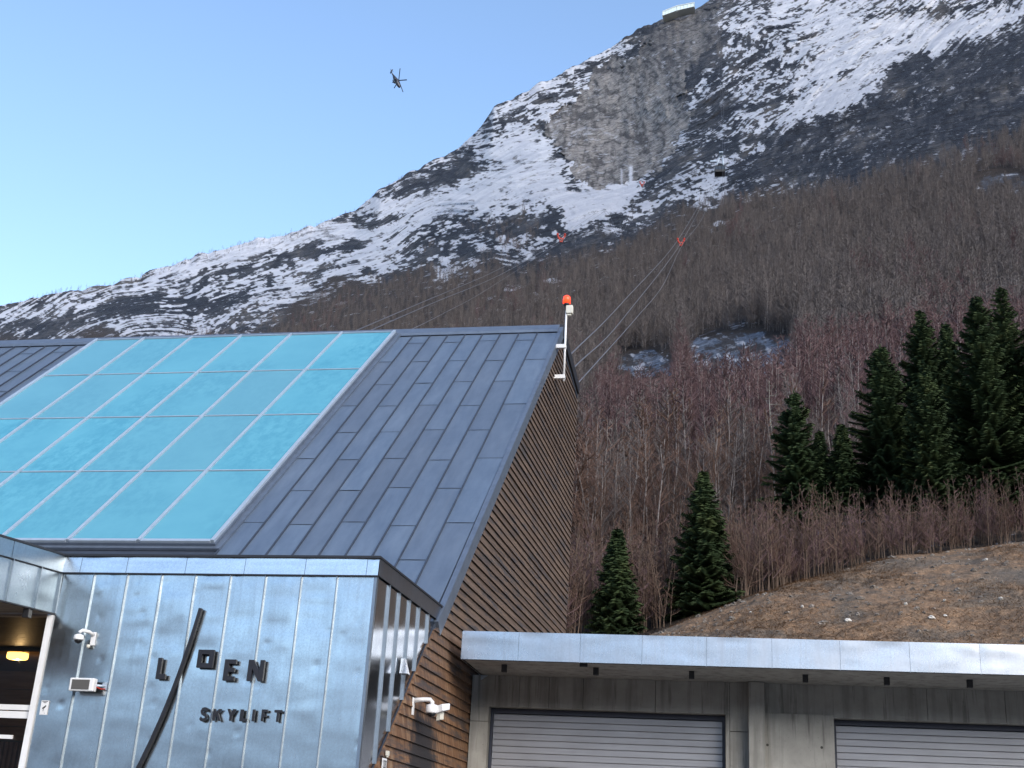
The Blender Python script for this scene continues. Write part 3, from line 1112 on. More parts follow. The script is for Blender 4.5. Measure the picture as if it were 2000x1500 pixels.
# dome camera on the facade
p = fac(183, 1248)
t = thing('dome_camera', 'white dome camera on an angled wall arm left of the facade lettering', 'camera', (p[0], p[1] - 0.01, p[2]))
MB().box(-0.035, 0.035, -0.012, 0.006, -0.09, 0.09).build('wall_plate', M['white'], t, bevel=0.004)
MB().tube([(0, 0, 0.05), (-0.02, -0.10, 0.075), (-0.085, -0.17, 0.085), (-0.115, -0.18, 0.055), (-0.115, -0.18, 0.02)], 0.024, 10).build('arm', M['white'], t, True)
hd = MB().lathe((-0.115, -0.18, 0.03), (0, 0, -1), [(0, 0.03), (0.012, 0.062), (0.06, 0.072), (0.075, 0.070), (0.078, 0.06)], 20).build('housing', M['white'], t, True)
MB().lathe((-0.115, -0.18, -0.045), (0, 0, -1), [(0, 0.052), (0.02, 0.048), (0.04, 0.032), (0.05, 0.005)], 16).build('dome', M['dark_glass'], hd, True)
MB().lathe((-0.03, -0.05, -0.085), (0, 0, -1), [(0, 0.02), (0.03, 0.028), (0.05, 0.012)], 12).build('junction', M['offwhite'], t, True)
# flood light
p = fac(190, 1341)
t = thing('flood_light', 'white framed rectangular flood light on the facade below the dome camera', 'flood light', (p[0], p[1], p[2]))
MB().box(-0.30, 0.05, -0.20, -0.10, -0.085, 0.085).build('housing', M['white'], t, bevel=0.012)
MB().box(-0.262, -0.01, -0.206, -0.1995, -0.065, 0.062).build('lens', M['grey_lens'], t)
MB().tube([(0.02, -0.12, 0), (0.09, -0.07, 0.0), (0.12, -0.0, 0.01)], 0.018, 8).box(0.08, 0.15, -0.02, 0.004, -0.04, 0.05).build('bracket', M['alu'], t)
MB().tube([(0.05, -0.11, -0.02), (0.10, -0.08, -0.04), (0.13, -0.01, -0.03)], 0.008, 6).build('lead', M['red'], t)
# camera warning notice with camera pictogram
c0s, c1s = fac(90, 1368), fac(85, 1397)
t = thing('camera_notice', 'small white notice with a black camera symbol beside the entrance', 'sign', (c0s[0], fy(1.55) - 0.004, (c0s[2] + c1s[2]) / 2))
MB().box(-0.055, 0.055, -0.006, 0.002, -0.09, 0.095).build('plate', M['white'], t)
mb = MB()
mb.prism([(-0.03, -0.0075, -0.005), (0.02, -0.0075, 0.035), (0.028, -0.0075, 0.022), (0.008, -0.0075, -0.004), (-0.02, -0.0075, -0.02)], (0, 0.001, 0))
mb.prism([(-0.012, -0.0075, -0.012), (-0.004, -0.0075, -0.008), (-0.006, -0.0075, -0.045), (-0.014, -0.0075, -0.045)], (0, 0.001, 0))
mb.box(-0.042, 0.042, -0.0075, -0.0065, 0.078, 0.086)
mb.box(-0.022, 0.022, -0.0075, -0.0065, 0.062, 0.070)
mb.box(0.010, 0.02, -0.0075, -0.0065, -0.075, -0.066)
mb.build('pictogram', M['black'], t)
# wedge lamp on the side wall
p = onX(779, 1302, FX1)
t = thing('wedge_lamp', 'small steel wedge lamp on the narrow side wall of the entrance block', 'lamp', (FX1 + 0.036, p[1], p[2]))
mb = MB()
mb.hexa([(0, -0.075, -0.10), (0.11, -0.075, -0.10), (0.11, 0.075, -0.10), (0, 0.075, -0.10)], [(0, -0.035, 0.11), (0.05, -0.035, 0.11), (0.05, 0.035, 0.11), (0, 0.035, 0.11)])
mb.build('housing', M['galv_band'], t)
MB().box(0.012, 0.098, -0.062, 0.062, -0.108, -0.1005).build('lens', M['grey_lens'], t)
# camera cluster on the boards
p = onX(806, 1378, XG + 0.03)
t = thing('wall_camera', 'white bracket camera with a second bullet camera on the stained boards', 'camera', (XG + 0.03, p[1], p[2]))
MB().box(0, 0.016, -0.045, 0.045, -0.13, 0.11).build('wall_plate', M['white'], t, bevel=0.004)
MB().tube([(0.0, 0.0, 0.07), (0.14, 0.02, 0.09), (0.24, 0.05, 0.095), (0.27, 0.06, 0.06), (0.27, 0.06, 0.0)], [0.036, 0.032, 0.03, 0.03, 0.03], 10).build('arm', M['white'], t, True)
hd = MB().lathe((0.27, 0.06, 0.03), (0, 0, -1), [(0, 0.05), (0.012, 0.085), (0.10, 0.09), (0.12, 0.086), (0.124, 0.07)], 20).build('housing', M['white'], t, True)
MB().lathe((0.27, 0.06, -0.094), (0, 0, -1), [(0, 0.066), (0.02, 0.06), (0.04, 0.04), (0.05, 0.005)], 16).build('dome', M['dark_glass'], hd, True)
bl = MB().hexa([(0.30, 0.10, -0.10), (0.44, 0.04, -0.06), (0.50, 0.20, -0.02), (0.36, 0.26, -0.06)], [(0.28, 0.10, 0.0), (0.42, 0.04, 0.04), (0.50, 0.20, 0.07), (0.34, 0.26, 0.03)]).build('bullet_housing', M['white'], t, bevel=0.01)
MB().hexa([(0.33, 0.12, -0.19), (0.39, 0.10, -0.17), (0.42, 0.18, -0.16), (0.35, 0.20, -0.18)], [(0.33, 0.12, -0.085), (0.39, 0.10, -0.07), (0.42, 0.18, -0.06), (0.35, 0.20, -0.08)]).build('bullet_foot', M['offwhite'], t)
# little box and number plate
p = onX(751, 1471, XG + 0.034)
t = MB().box(0, 0.035, -0.04, 0.04, -0.03, 0.032).box(0.003, 0.03, -0.018, 0.018, -0.05, -0.03).build('door_bell_box', M['offwhite'], None, bevel=0.004)
t.location = (XG + 0.05, p[1] + 0.03, p[2])
tag(t, 'tiny cream plastic box on the boards above the number plate', 'box')
p = onX(745, 1492, XG + 0.036)
t = thing('number_plate', 'white plate reading 1008 at the foot of the board wall', 'sign', (XG + 0.056, p[1] + 0.05, p[2]))
MB().box(0, 0.006, -0.10, 0.10, -0.075, 0.075).build('plate', M['white'], t)
D7 = {'1': [rect(0.4, 0, 0.62, 1), [(0.4, 1), (0.15, 0.78), (0.15, 0.66), (0.4, 0.8)]], '0': [rect(0, 0, 1, 0.14), rect(0, 0.86, 1, 1), rect(0, 0.14, 0.24, 0.86), rect(0.76, 0.14, 1, 0.86)],
      '8': [rect(0, 0, 1, 0.14), rect(0, 0.86, 1, 1), rect(0.1, 0.45, 0.9, 0.57), rect(0, 0.14, 0.24, 0.86), rect(0.76, 0.14, 1, 0.86)]}
mb = MB()
for i, ch in enumerate('1008'):
    for g in D7[ch]:
        mb.prism([(0.0065, -0.085 + i * 0.044 + u * 0.032, -0.05 + v * 0.10) for u, v in g], (0.0012, 0, 0))
mb.build('digits', M['black'], t)
# downlight and lamp at the entrance
p = onZ(54, 1195, CB - 0.06)
o = MB().box(-0.045, 0.045, -0.045, 0.045, 0, 0.12).build('downlight', M['black'], None, bevel=0.006)
o.location = (p[0], p[1], CB - 0.142)
tag(o, 'small black downlight under the entrance canopy soffit', 'downlight')
p = onZ(35, 1278, 2.80)
t = thing('ceiling_lamp', 'lit oval ceiling lamp glowing warm inside the glazed entrance', 'lamp', (p[0], p[1], 2.76))
mb = MB()
prof = [(-0.045, 0.82), (-0.03, 0.96), (0.0, 1.0), (0.06, 0.98)]
b0 = 0
for zz, s in prof:
    for k in range(24):
        a = 2 * math.pi * k / 24
        ca_, sa_ = math.cos(a), math.sin(a)
        mb.v.append((0.17 * s * math.copysign(abs(ca_) ** 0.55, ca_), 0.10 * s * math.copysign(abs(sa_) ** 0.55, sa_), zz))
for r in range(3):
    for k in range(24):
        q = (k + 1) % 24
        mb.f.append((r * 24 + k, r * 24 + q, (r + 1) * 24 + q, (r + 1) * 24 + k))
mb.f.append(tuple(range(23, -1, -1)))
mb.build('diffuser', M['lamp_on'], t, True)
MB().box(-0.15, 0.15, -0.08, 0.08, 0.06, 0.10).build('base', M['white'], t)
ld = bpy.data.lights.new('ceiling_lamp_light', 'POINT')
ld.energy = 9
ld.color = (1.0, 0.58, 0.25)
ld.shadow_soft_size = 0.015
lo = bpy.data.objects.new('ceiling_lamp_light', ld)
COL.objects.link(lo)
lo.parent = t
lo.location = (0, 0.02, -0.07)
tag(lo, kind='helper')
# beacon mast on the gable
pb, pt = onX(1101, 741, XG + 0.25), onX(1108, 578, XG + 0.25)
t = thing('beacon_mast', 'thin white mast with a lit red beacon at the gable peak', 'beacon', (XG + 0.25, pb[1], pb[2]))
H = pt[2] - pb[2]
MB().tube([(0, 0, -0.05), (0, 0, H - 0.42)], [0.028, 0.026], 10).build('pole', M['white'], t, True)
MB().box(-0.005, 0.16, -0.06, 0.08, H - 0.50, H - 0.29).box(0.02, 0.12, -0.03, 0.05, H - 0.55, H - 0.50).build('power_box', M['offwhite'], t, bevel=0.01)
MB().lathe((0.0, 0, H - 0.28), (0, 0, 1), [(0, 0.07), (0.05, 0.075), (0.06, 0.06)], 14).build('beacon_base', M['black'], t, True)
MB().lathe((0.0, 0, H - 0.22), (0, 0, 1), [(0, 0.092), (0.12, 0.092), (0.17, 0.08), (0.20, 0.045), (0.21, 0.008)], 18).build('beacon_lens', M['beacon_on'], t, True)
zz2 = onX(1099, 666, XG + 0.25)[2] - pb[2]
for zz in (0.06, zz2):
    MB().box(-0.24, 0.03, -0.06, 0.06, zz - 0.05, zz + 0.05).build('bracket', M['white'], t, bevel=0.01)

# ================================================================ TERRAIN
SKYLINE = [(-2600, 1000), (-1600, 900), (-900, 790), (-500, 705), (-200, 640), (0, 597), (60, 583), (130, 566), (210, 557), (280, 537), (300, 528), (390, 497), (480, 472), (560, 456), (640, 430), (700, 407), (718, 394), (745, 366),
           (800, 340), (860, 305), (900, 285), (945, 240), (965, 210), (1010, 185), (1060, 160), (1130, 125), (1200, 90), (1245, 60), (1290, 40), (1330, 30), (1360, 18), (1400, -10), (1500, -60),
           (1650, -110), (1800, -150), (2000, -200), (2400, -260), (3200, -300), (4600, -260)]
CREST = [(-2600, 1300), (-500, 1290), (1000, 1262), (1230, 1246), (1265, 1241), (1350, 1206), (1480, 1160), (1600, 1124), (1750, 1086), (1900, 1069), (2000, 1056), (2300, 1040), (3200, 1010), (4600, 1000)]
sk_a, sk_t = np.array([az_te(*p) for p in SKYLINE]).T
cr_a, cr_t = np.array([az_te(*p) for p in CREST]).T
cr_d = np.array([44, 44, 44, 44, 44, 45, 46, 48, 50, 52, 53, 55, 58, 60.0])
DU = np.array([0, 0.05, 0.12, 0.25, 0.40, 0.55, 0.70, 0.85, 1.0])
DD = np.array([0, 14, 36, 82, 165, 300, 500, 830, 1330.0])


def te_sky(a):
    return np.interp(a, sk_a, sk_t)


a_s = np.linspace(sk_a[0], sk_a[-1], 1200)
t_s = np.interp(a_s, sk_a, sk_t)
kw = np.exp(-np.linspace(-2, 2, 121) ** 2)
t_s = np.convolve(np.pad(t_s, 60, mode='edge'), kw / kw.sum(), 'valid')


def te_soft(a, u):
    t = np.interp(a, a_s, t_s)
    return t + (te_sky(a) - t) * sstep(0.86, 1.0, u)


def te_c(a):
    return np.interp(a, cr_a, cr_t)


def d_c(a):
    return np.interp(a, cr_a, cr_d)


def base_dist(a, u):
    """distance for a share u of the way from the bank's crest up to the skyline"""
    near = d_c(a)
    return near + np.interp(u, DU, DD) * (1.0 - (near - 44) / 1330)


def u_of(a, d):
    near = d_c(a)
    return np.interp((d - near) / (1.0 - (near - 44) / 1330), DD, DU)


def ground_z(a, d):
    u = u_of(a, d)
    tc = te_c(a)
    return (tc + u * (te_soft(a, u) - tc)) * d


def px_py(a, te):
    P = np.stack([np.sin(a), np.cos(a), te], -1)
    return project(P)


def in_poly(x, y, poly):
    r = np.zeros(x.shape, bool)
    n = len(poly)
    for i in range(n):
        x0, y0 = poly[i]
        x1, y1 = poly[(i + 1) % n]
        if y0 == y1:
            continue
        c = ((y0 > y) != (y1 > y)) & (x < (x1 - x0) * (y - y0) / (y1 - y0) + x0)
        r ^= c
    return r


FOREST = [(-2600, 900), (-400, 760), (0, 690), (120, 692), (300, 690), (450, 672), (560, 645), (620, 602), (700, 578), (850, 545), (960, 522), (1010, 556), (1060, 540), (1130, 520), (1250, 482), (1300, 446), (1350, 424), (1400, 412), (1480, 404),
          (1600, 388), (1660, 376), (1750, 350), (1850, 324), (1920, 300), (2000, 272), (2400, 200), (4600, 100)]
fx, fyy = np.array(FOREST, float).T
SNOW = """
0000000000000004677655
0000000000000025788774
0000000000064124788752
0000000000075024887410
0000000005772014877100
0000000006661025742000
0000000055885046520000
0000000443783167310000
0000000698879662100000
0000088767525720000000
0000886764343310000000
0007754543114200000000
6554443311000000000000
4333322000000000000000"""
SG = np.array([[int(c) for c in r.ljust(22, '0')] for r in SNOW.split()], float) / 9.0


def grid_at(G, px, py):
    gx = np.clip(px / 100.0, 0, G.shape[1] - 1.001)
    gy = np.clip(py / 50.0, 0, G.shape[0] - 1.001)
    i, j = gy.astype(int), gx.astype(int)
    fy_, fx_ = gy - i, gx - j
    return (G[i, j] * (1 - fx_) + G[i, j + 1] * fx_) * (1 - fy_) + (G[i + 1, j] * (1 - fx_) + G[i + 1, j + 1] * fx_) * fy_


GREY = [(1055, 262), (1068, 235), (1105, 205), (1140, 170), (1165, 140), (1230, 112), (1262, 80), (1290, 45), (1340, 22), (1395, 20), (1392, 70), (1365, 120), (1330, 165), (1318, 205), (1345, 215), (1338, 250), (1300, 290), (1275, 330),
        (1250, 358), (1200, 376), (1140, 372), (1110, 330), (1098, 292)]

# columns: fine inside the view, coarse outside
pxs = np.concatenate([np.linspace(-2600, -100, 60)[:-1], np.linspace(-100, 2120, 1150), np.linspace(2120, 4600, 60)[1:]])
# azimuth of a column, taken at mid height of the picture
acol = np.array([az_te(p, 450)[0] for p in pxs])
us = np.concatenate([np.linspace(-0.01, 0.38, 110)[:-1], np.linspace(0.38, 0.70, 190)[:-1], np.linspace(0.70, 1.0, 330)])
A, U = np.meshgrid(acol, us)
TC, TS = te_c(A), te_soft(A, U)
TS = TS + (fbm(A * 110, A * 0 + 2.0, 3, 3) - 0.5) * 0.007 * np.clip((U - 0.965) / 0.035, 0, 1)
TE = TC + U * (TS - TC)
D0 = base_dist(A, np.clip(U, 0, 1)) + np.minimum(U, 0) * 60
PX, PY = px_py(A, TE)
# strata coordinates in metres on the face
AM, ZM = A * 1000.0, TE * 1000.0
th = np.radians(22 + 8 * np.sin(A * 6))
w1 = (fbm(AM / 90, ZM / 90, 3, 11) - 0.5) * 60
w2 = (fbm(AM / 90, ZM / 90, 3, 21) - 0.5) * 46
q1 = (AM + w1) * np.cos(th) + (ZM + w2) * np.sin(th)
q2 = -(AM + w1) * np.sin(th) + (ZM + w2) * np.cos(th)
fline = np.interp(PX, fx, fyy)
rock = sstep(0, 40, fline - PY + (fbm(AM / 30, ZM / 30, 3, 31) - 0.5) * 90)
grey = in_poly(PX + (fbm(AM / 22, ZM / 22, 5, 41, 0.75) - 0.5) * 80, PY + (fbm(AM / 22, ZM / 22, 5, 42, 0.75) - 0.5) * 80, GREY).astype(float)
dark = rock * sstep(1395, 1440, PX) * sstep(-10, 22, PY - np.interp(PX, [1400, 1480, 1560, 1655, 1700, 1739, 1760, 1835, 1850, 1910, 2000, 2100], [320, 290, 238, 198, 168, 132, 117, 99, 84, 60, 36, 20]) + (fbm(AM / 30, ZM / 30, 3, 55) - 0.5) * 44)
bowl = np.exp(-((PX - 1205) / 120) ** 2 - ((PY - 250) / 125) ** 2)
disp = 0
disp = disp + 26 * (fbm(q1 / 170, q2 / 60, 3, 51) - 0.5)
led = fbm(q1 / 75, q2 / 15, 4, 61, 0.6)
led2 = fbm(q1 / 26, q2 / 5.5, 4, 71, 0.62)
blk = fbm(AM / 13, ZM / 17, 4, 81, 0.6)
vert = fbm(AM / 7, ZM / 34, 4, 91, 0.6)
soft = 1 - np.maximum(grey, dark * 0.75)
disp = disp + soft * (34 * (led - 0.5) + 13 * (led2 - 0.5)) + (1 - soft) * (18 * (blk - 0.5) + 12 * (vert - 0.5) + 7 * (led - 0.5)) + 5 * (blk - 0.5)
disp = disp * np.clip((D0 - 120) / 700, 0.02, 1.1) * (0.16 + 0.84 * rock)
disp = disp + bowl * 110 + dark * 8 * (fbm(AM / 60, ZM / 45, 2, 97) - 0.3)
# outcrops with ice inside the wood
ice = np.zeros_like(A)
for cx, cy, rx, ry in ((1452, 696, 118, 46), (1262, 712, 66, 26), (1965, 365, 62, 28), (1640, 762, 40, 14)):
    e = 1 - ((PX - cx) / rx) ** 2 - ((PY - cy) / ry) ** 2 + (fbm(AM / 9, ZM / 5, 3, 101) - 0.5) * 1.6
    ice = np.maximum(ice, sstep(0.0, 0.35, e))
ice = ice * (0.35 + 0.65 * sstep(0.38, 0.5, fbm(AM / 12, ZM / 6, 4, 105, 0.7))) * np.where(PX > 1800, 0.55, 1.0)
disp = disp + ice * 3.0 * (fbm(q1 / 9, q2 / 3, 4, 111) - 0.5)
edge = np.clip((1.0 - U) / 0.03, 0, 1)
D1 = D0 + disp * (0.15 + 0.85 * edge)
X, Y, Z = D1 * np.sin(A), D1 * np.cos(A), D1 * TE
# back of the ridge falls away
bk = [(120, 40), (700, 420), (2500, 1500)]
for dd, dz in bk:
    X = np.vstack([X, (D1[-1] + dd) * np.sin(acol)])
    Y = np.vstack([Y, (D1[-1] + dd) * np.cos(acol)])
    Z = np.vstack([Z, D1[-1] * TE[-1] - dz])
# snow lies where the face leans back: share of cover from the map, pattern from the ledges
dte = np.gradient(TE, axis=0)
flatness = np.gradient(disp + 0.0, axis=0) / np.maximum(dte, 1e-6)
flatness = flatness / 1000.0
pat = -flatness * 0.05 + (fbm(q1 / 11, q2 / 2.6, 3, 121, 0.85) - 0.5) * 1.9 + (fbm(q1 / 45, q2 / 12, 3, 131) - 0.5) * 0.75 + (fbm(AM / 4.5, ZM / 3.2, 3, 141, 0.85) - 0.5) * 1.3
sel = rock > 0.5
ordv = np.sort(pat[sel][::7])
rank = np.searchsorted(ordv, pat.ravel()).reshape(pat.shape) / len(ordv)
S = np.clip(grid_at(SG, PX, PY), 0, 1)
S = np.where(PX < 0, 0.6 * (PY < 660), S) * rock
S = S * (1 - 0.97 * grey) * (1 - 0.93 * dark)
def near_line(pts, w):
    best = np.full(PX.shape, 1e9)
    for (x0, y0), (x1, y1) in zip(pts[:-1], pts[1:]):
        dx, dy = x1 - x0, y1 - y0
        t = np.clip(((PXw - x0) * dx + (PYw - y0) * dy) / (dx * dx + dy * dy), 0, 1)
        best = np.minimum(best, (PXw - x0 - t * dx) ** 2 + (PYw - y0 - t * dy) ** 2)
    return np.exp(-best / (w * w))


PXw = PX + (fbm(AM / 20, ZM / 20, 4, 231, 0.7) - 0.5) * 60
PYw = PY + (fbm(AM / 16, ZM / 16, 4, 241, 0.7) - 0.5) * 34
crag_shade = np.zeros_like(PX)  # dark rock bands, plus the shadowed rim of the grey wall painted in
for w_, k_, pts in ((15, 0.95, [(200, 612), (300, 578), (400, 541), (500, 520), (600, 492), (690, 478)]), (14, 0.6, [(0, 640), (100, 628), (200, 615)]), (24, 0.95, [(820, 470), (900, 456), (1000, 440), (1080, 425)]),
                    (14, 0.7, [(800, 492), (880, 492), (960, 500)]), (18, 0.9, [(740, 380), (800, 365), (870, 345), (925, 310)]), (13, 0.7, [(930, 262), (980, 240), (1020, 225)]), (22, 1.0, [(1262, 378), (1180, 435), (1120, 482), (1040, 532), (1000, 556)]),
                    (26, 1.0, [(1310, 405), (1220, 468)]), (16, 0.9, [(1385, 75), (1352, 150), (1330, 190)]), (9, 1.0, [(1048, 232), (1085, 275), (1105, 312), (1128, 362)]), (8, 0.8, [(700, 440), (760, 426), (830, 410)]), (10, 0.6, [(640, 500), (720, 520)]),
                    (14, 0.8, [(1335, 242), (1400, 226), (1432, 212)]), (9, 0.8, [(1490, 130), (1560, 122)]), (8, 0.7, [(1500, 60), (1560, 45)]), (15, 0.8, [(1690, 32), (1800, 14), (1960, 8)]), (8, 0.7, [(1470, 212), (1560, 190)]), (7, 0.7, [(1690, 98), (1780, 74)]),
                    (7, 0.7, [(1580, 160), (1660, 140)]), (14, 0.8, [(1380, 300), (1440, 280), (1520, 262)]), (9, 0.6, [(350, 590), (450, 585), (560, 560)]), (10, 0.8, [(860, 300), (900, 296), (960, 280)]), (10, 0.8, [(1050, 200), (1110, 170), (1160, 135)])):
    crag_shade = np.maximum(crag_shade, k_ * near_line(pts, w_))
drift = np.zeros_like(PX)
for w_, k_, pts in ((11, 0.5, [(300, 545), (400, 508), (500, 482), (580, 470), (690, 450)]), (10, 0.3, [(560, 540), (650, 505), (720, 500)]), (18, 0.4, [(780, 402), (880, 395), (960, 370), (1030, 330)]), (22, 0.6, [(1105, 442), (1160, 398), (1235, 362)]),
                    (14, 0.4, [(1252, 348), (1290, 300), (1330, 240), (1375, 160)]), (16, 0.35, [(1100, 400), (1060, 340), (1020, 290)])):
    drift = np.maximum(drift, k_ * near_line(pts, w_))
S = np.clip(S * 1.0 + 0.05 * (S > 0.25) + 0.04 * sstep(1370, 1430, PX) * (S > 0.3) - crag_shade * 0.62, 0, 1) + drift * rock * (1 - grey)
gul = np.exp(-((PX - (1165 - (PY - 400) * 0.55)) / 45) ** 2) * sstep(355, 380, PY) * (1 - sstep(430, 470, PY))
S = np.clip(S + 0.35 * gul, 0, 1)
snow = sstep(-0.34, 0.34, S * 1.0 - rank - 0.03)
icew = ice * sstep(0.56, 0.68, fbm(AM / 7 + ZM / 9, ZM / 4, 4, 151))
snow = np.maximum(snow, icew * 0.8)
for cx, cy, rx, ry in ((1408, 437, 15, 8), (995, 566, 14, 5), (1080, 548, 20, 5)):
    snow = np.maximum(snow, sstep(0, 0.4, 1 - ((PX - cx) / rx) ** 2 - ((PY - cy) / ry) ** 2 + (fbm(AM / 5, ZM / 5, 3, 161) - 0.5) * 2))
# frozen falls at the foot of the grey wall
fall = np.exp(-((PX - 1232) / 5) ** 2) * sstep(315, 330, PY) * (1 - sstep(352, 362, PY)) + 0.7 * np.exp(-((PX - 1214) / 3) ** 2) * sstep(322, 335, PY) * (1 - sstep(355, 364, PY))
snow = np.maximum(snow, np.clip(fall, 0, 1) * 0.85)


def pad(v):
    return np.vstack([v] + [v[-1:]] * len(bk))


V = np.stack([X, Y, Z], -1).reshape(-1, 3)
m = N('mountain_rock')
sn = m.attr('snow')
gr = m.attr('grey')
wd = m.attr('wood')
ic = m.attr('ice')
tone = m.attr('tone')
n1 = m.noise(0.05, 6, 0.65)
n2 = m.noise((0.30, 0.30, 0.13), 6, 0.8)
n3 = m.noise(0.35, 4, 0.7)
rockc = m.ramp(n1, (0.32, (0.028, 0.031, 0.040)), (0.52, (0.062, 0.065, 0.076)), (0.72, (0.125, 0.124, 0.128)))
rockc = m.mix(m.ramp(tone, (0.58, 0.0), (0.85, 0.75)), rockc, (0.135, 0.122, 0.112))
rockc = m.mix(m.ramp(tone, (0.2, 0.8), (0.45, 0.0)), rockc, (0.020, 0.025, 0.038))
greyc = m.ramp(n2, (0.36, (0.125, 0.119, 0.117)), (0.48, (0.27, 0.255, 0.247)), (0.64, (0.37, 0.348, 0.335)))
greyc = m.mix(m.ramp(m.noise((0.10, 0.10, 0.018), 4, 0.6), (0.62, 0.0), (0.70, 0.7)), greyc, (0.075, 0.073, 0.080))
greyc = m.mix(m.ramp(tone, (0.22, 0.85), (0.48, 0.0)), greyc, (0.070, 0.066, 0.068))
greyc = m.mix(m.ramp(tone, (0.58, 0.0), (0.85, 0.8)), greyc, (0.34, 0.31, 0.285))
wv = m.t.nodes.new('ShaderNodeTexNoise')
wv.inputs['Scale'].default_value = 0.06
wv.inputs['Detail'].default_value = 4
m.t.links.new(m.pos, wv.inputs['Vector'])
wa = m.t.nodes.new('ShaderNodeVectorMath')
wa.operation = 'MULTIPLY_ADD'
wa.inputs[1].default_value = (34, 34, 34)
m.t.links.new(wv.outputs['Color'], wa.inputs[0])
m.t.links.new(m.pos, wa.inputs[2])


def cracks(scale, lo, hi):
    v = m.t.nodes.new('ShaderNodeTexVoronoi')
    v.feature = 'DISTANCE_TO_EDGE'
    v.inputs['Scale'].default_value = 1.0
    m.t.links.new(m.mapping(scale, src=wa.outputs[0]), v.inputs['Vector'])
    return m.ramp(v.outputs['Distance'], (0.0, lo), (hi, 1.0))


ck = m.mix(1.0, cracks((0.045, 0.045, 0.028), 0.40, 0.07), cracks((0.12, 0.12, 0.085), 0.62, 0.07), 'MULTIPLY')
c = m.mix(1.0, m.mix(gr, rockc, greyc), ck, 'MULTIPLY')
icec = m.ramp(m.noise((0.5, 0.5, 0.9), 6, 0.75), (0.36, (0.050, 0.048, 0.050)), (0.48, (0.12, 0.15, 0.21)), (0.64, (0.25, 0.31, 0.41)))
c = m.mix(ic, c, icec)
woodc = m.ramp(n3, (0.3, (0.034, 0.027, 0.024)), (0.7, (0.072, 0.056, 0.046)))
c = m.mix(m.math('MULTIPLY', wd, m.math('SUBTRACT', 1.0, ic)), c, woodc)
sfac = m.ramp(m.math('ADD', sn, m.math('MULTIPLY', m.math('SUBTRACT', m.noise((0.17, 0.17, 0.80), 6, 0.82), 0.5), 2.8)), (0.28, 0.0), (0.76, 1.0))
c = m.mix(sfac, c, m.mix(m.ramp(m.noise(0.04, 4), (0.35, 0.0), (0.65, 1.0)), (0.50, 0.525, 0.60), (0.66, 0.675, 0.735)))
m.set(col=c, rough=0.85, spec=0.2)
m.bump(m.noise(0.22, 7, 0.8), 1.0, 4.0)
M['mountain'] = m.m
nr, nc = X.shape
me = np_mesh('mountain', V, grid_faces(nr, nc)[:, ::-1], M['mountain'])
attr(me, 'snow', pad(snow))
attr(me, 'grey', pad(grey * (0.35 + 0.65 * sstep(70, 190, PY + (fbm(AM / 30, ZM / 60, 3, 171) - 0.5) * 160))))
attr(me, 'ice', pad(ice))
attr(me, 'wood', pad(1 - rock))
band_t = np.exp(-((PY - (175 + (PX - 1800) * 0.02)) / 22) ** 2) * sstep(1640, 1760, PX) * 0.28 - 0.20 * crag_shade
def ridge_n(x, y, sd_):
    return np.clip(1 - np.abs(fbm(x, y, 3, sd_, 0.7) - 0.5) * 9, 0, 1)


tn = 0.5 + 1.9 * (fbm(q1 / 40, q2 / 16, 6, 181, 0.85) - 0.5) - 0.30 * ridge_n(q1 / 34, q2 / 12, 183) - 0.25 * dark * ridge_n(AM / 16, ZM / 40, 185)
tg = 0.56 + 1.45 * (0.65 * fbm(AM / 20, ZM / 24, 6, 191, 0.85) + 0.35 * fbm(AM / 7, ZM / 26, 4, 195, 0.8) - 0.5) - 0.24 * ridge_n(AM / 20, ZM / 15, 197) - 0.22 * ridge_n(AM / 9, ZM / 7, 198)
attr(me, 'tone', pad(np.clip((tn - 0.16 * dark + band_t) * (1 - grey) + tg * grey, 0, 1)))  # tone contrast painted in for relief shading that the flat light lacks
mountain = link('mountain', me)
tag(mountain, kind='structure')


# grass bank behind the garage
m = N('dead_grass')
g1 = m.noise((0.35, 0.35, 0.9), 6, 0.65, dist=0.6)
g2 = m.noise(3.2, 5, 0.75)
c = m.ramp(g1, (0.34, (0.175, 0.148, 0.122)), (0.45, (0.235, 0.175, 0.125)), (0.56, (0.32, 0.205, 0.125)), (0.74, (0.28, 0.195, 0.125)))
c = m.mix(m.ramp(g2, (0.42, 0.55), (0.58, 0.0)), c, (0.075, 0.066, 0.058))
c = m.mix(m.ramp(m.noise(11, 4, 0.8), (0.42, 0.6), (0.56, 0.0)), c, m.mix(1.0, c, (0.42, 0.40, 0.40), 'MULTIPLY'))
c = m.mix(m.ramp(m.noise(17, 3, 0.8), (0.60, 0.0), (0.68, 0.5)), c, (0.36, 0.31, 0.26))
m.set(col=c, rough=0.95, spec=0.1)
m.bump(g2, 0.9, 0.08)
m.bump(m.noise(14, 4, 0.8), 0.8, 0.05)
M['grass'] = m.m
bpx = np.linspace(1000, 2700, 340)
ba = np.array([az_te(p, 1200)[0] for p in bpx])
bv = np.concatenate([np.linspace(0, 1, 90), [1.04]])
A2, V2 = np.meshgrid(ba, bv)
tb = np.interp(A2, [az_te(900, 1300)[0], az_te(2400, 1300)[0]], [0.09, 0.10])


def bank_point(a, v):
    tcr, dcr = te_c(a), d_c(a)
    t0 = 0.095
    dd = 31.0 + (dcr - 31.0) * v
    vv = np.clip(v, 0, 1)
    te = t0 + (tcr - t0) * (1 - (1 - vv) ** 1.7)
    te = te - np.maximum(v - 1, 0) * 0.5
    return dd, te


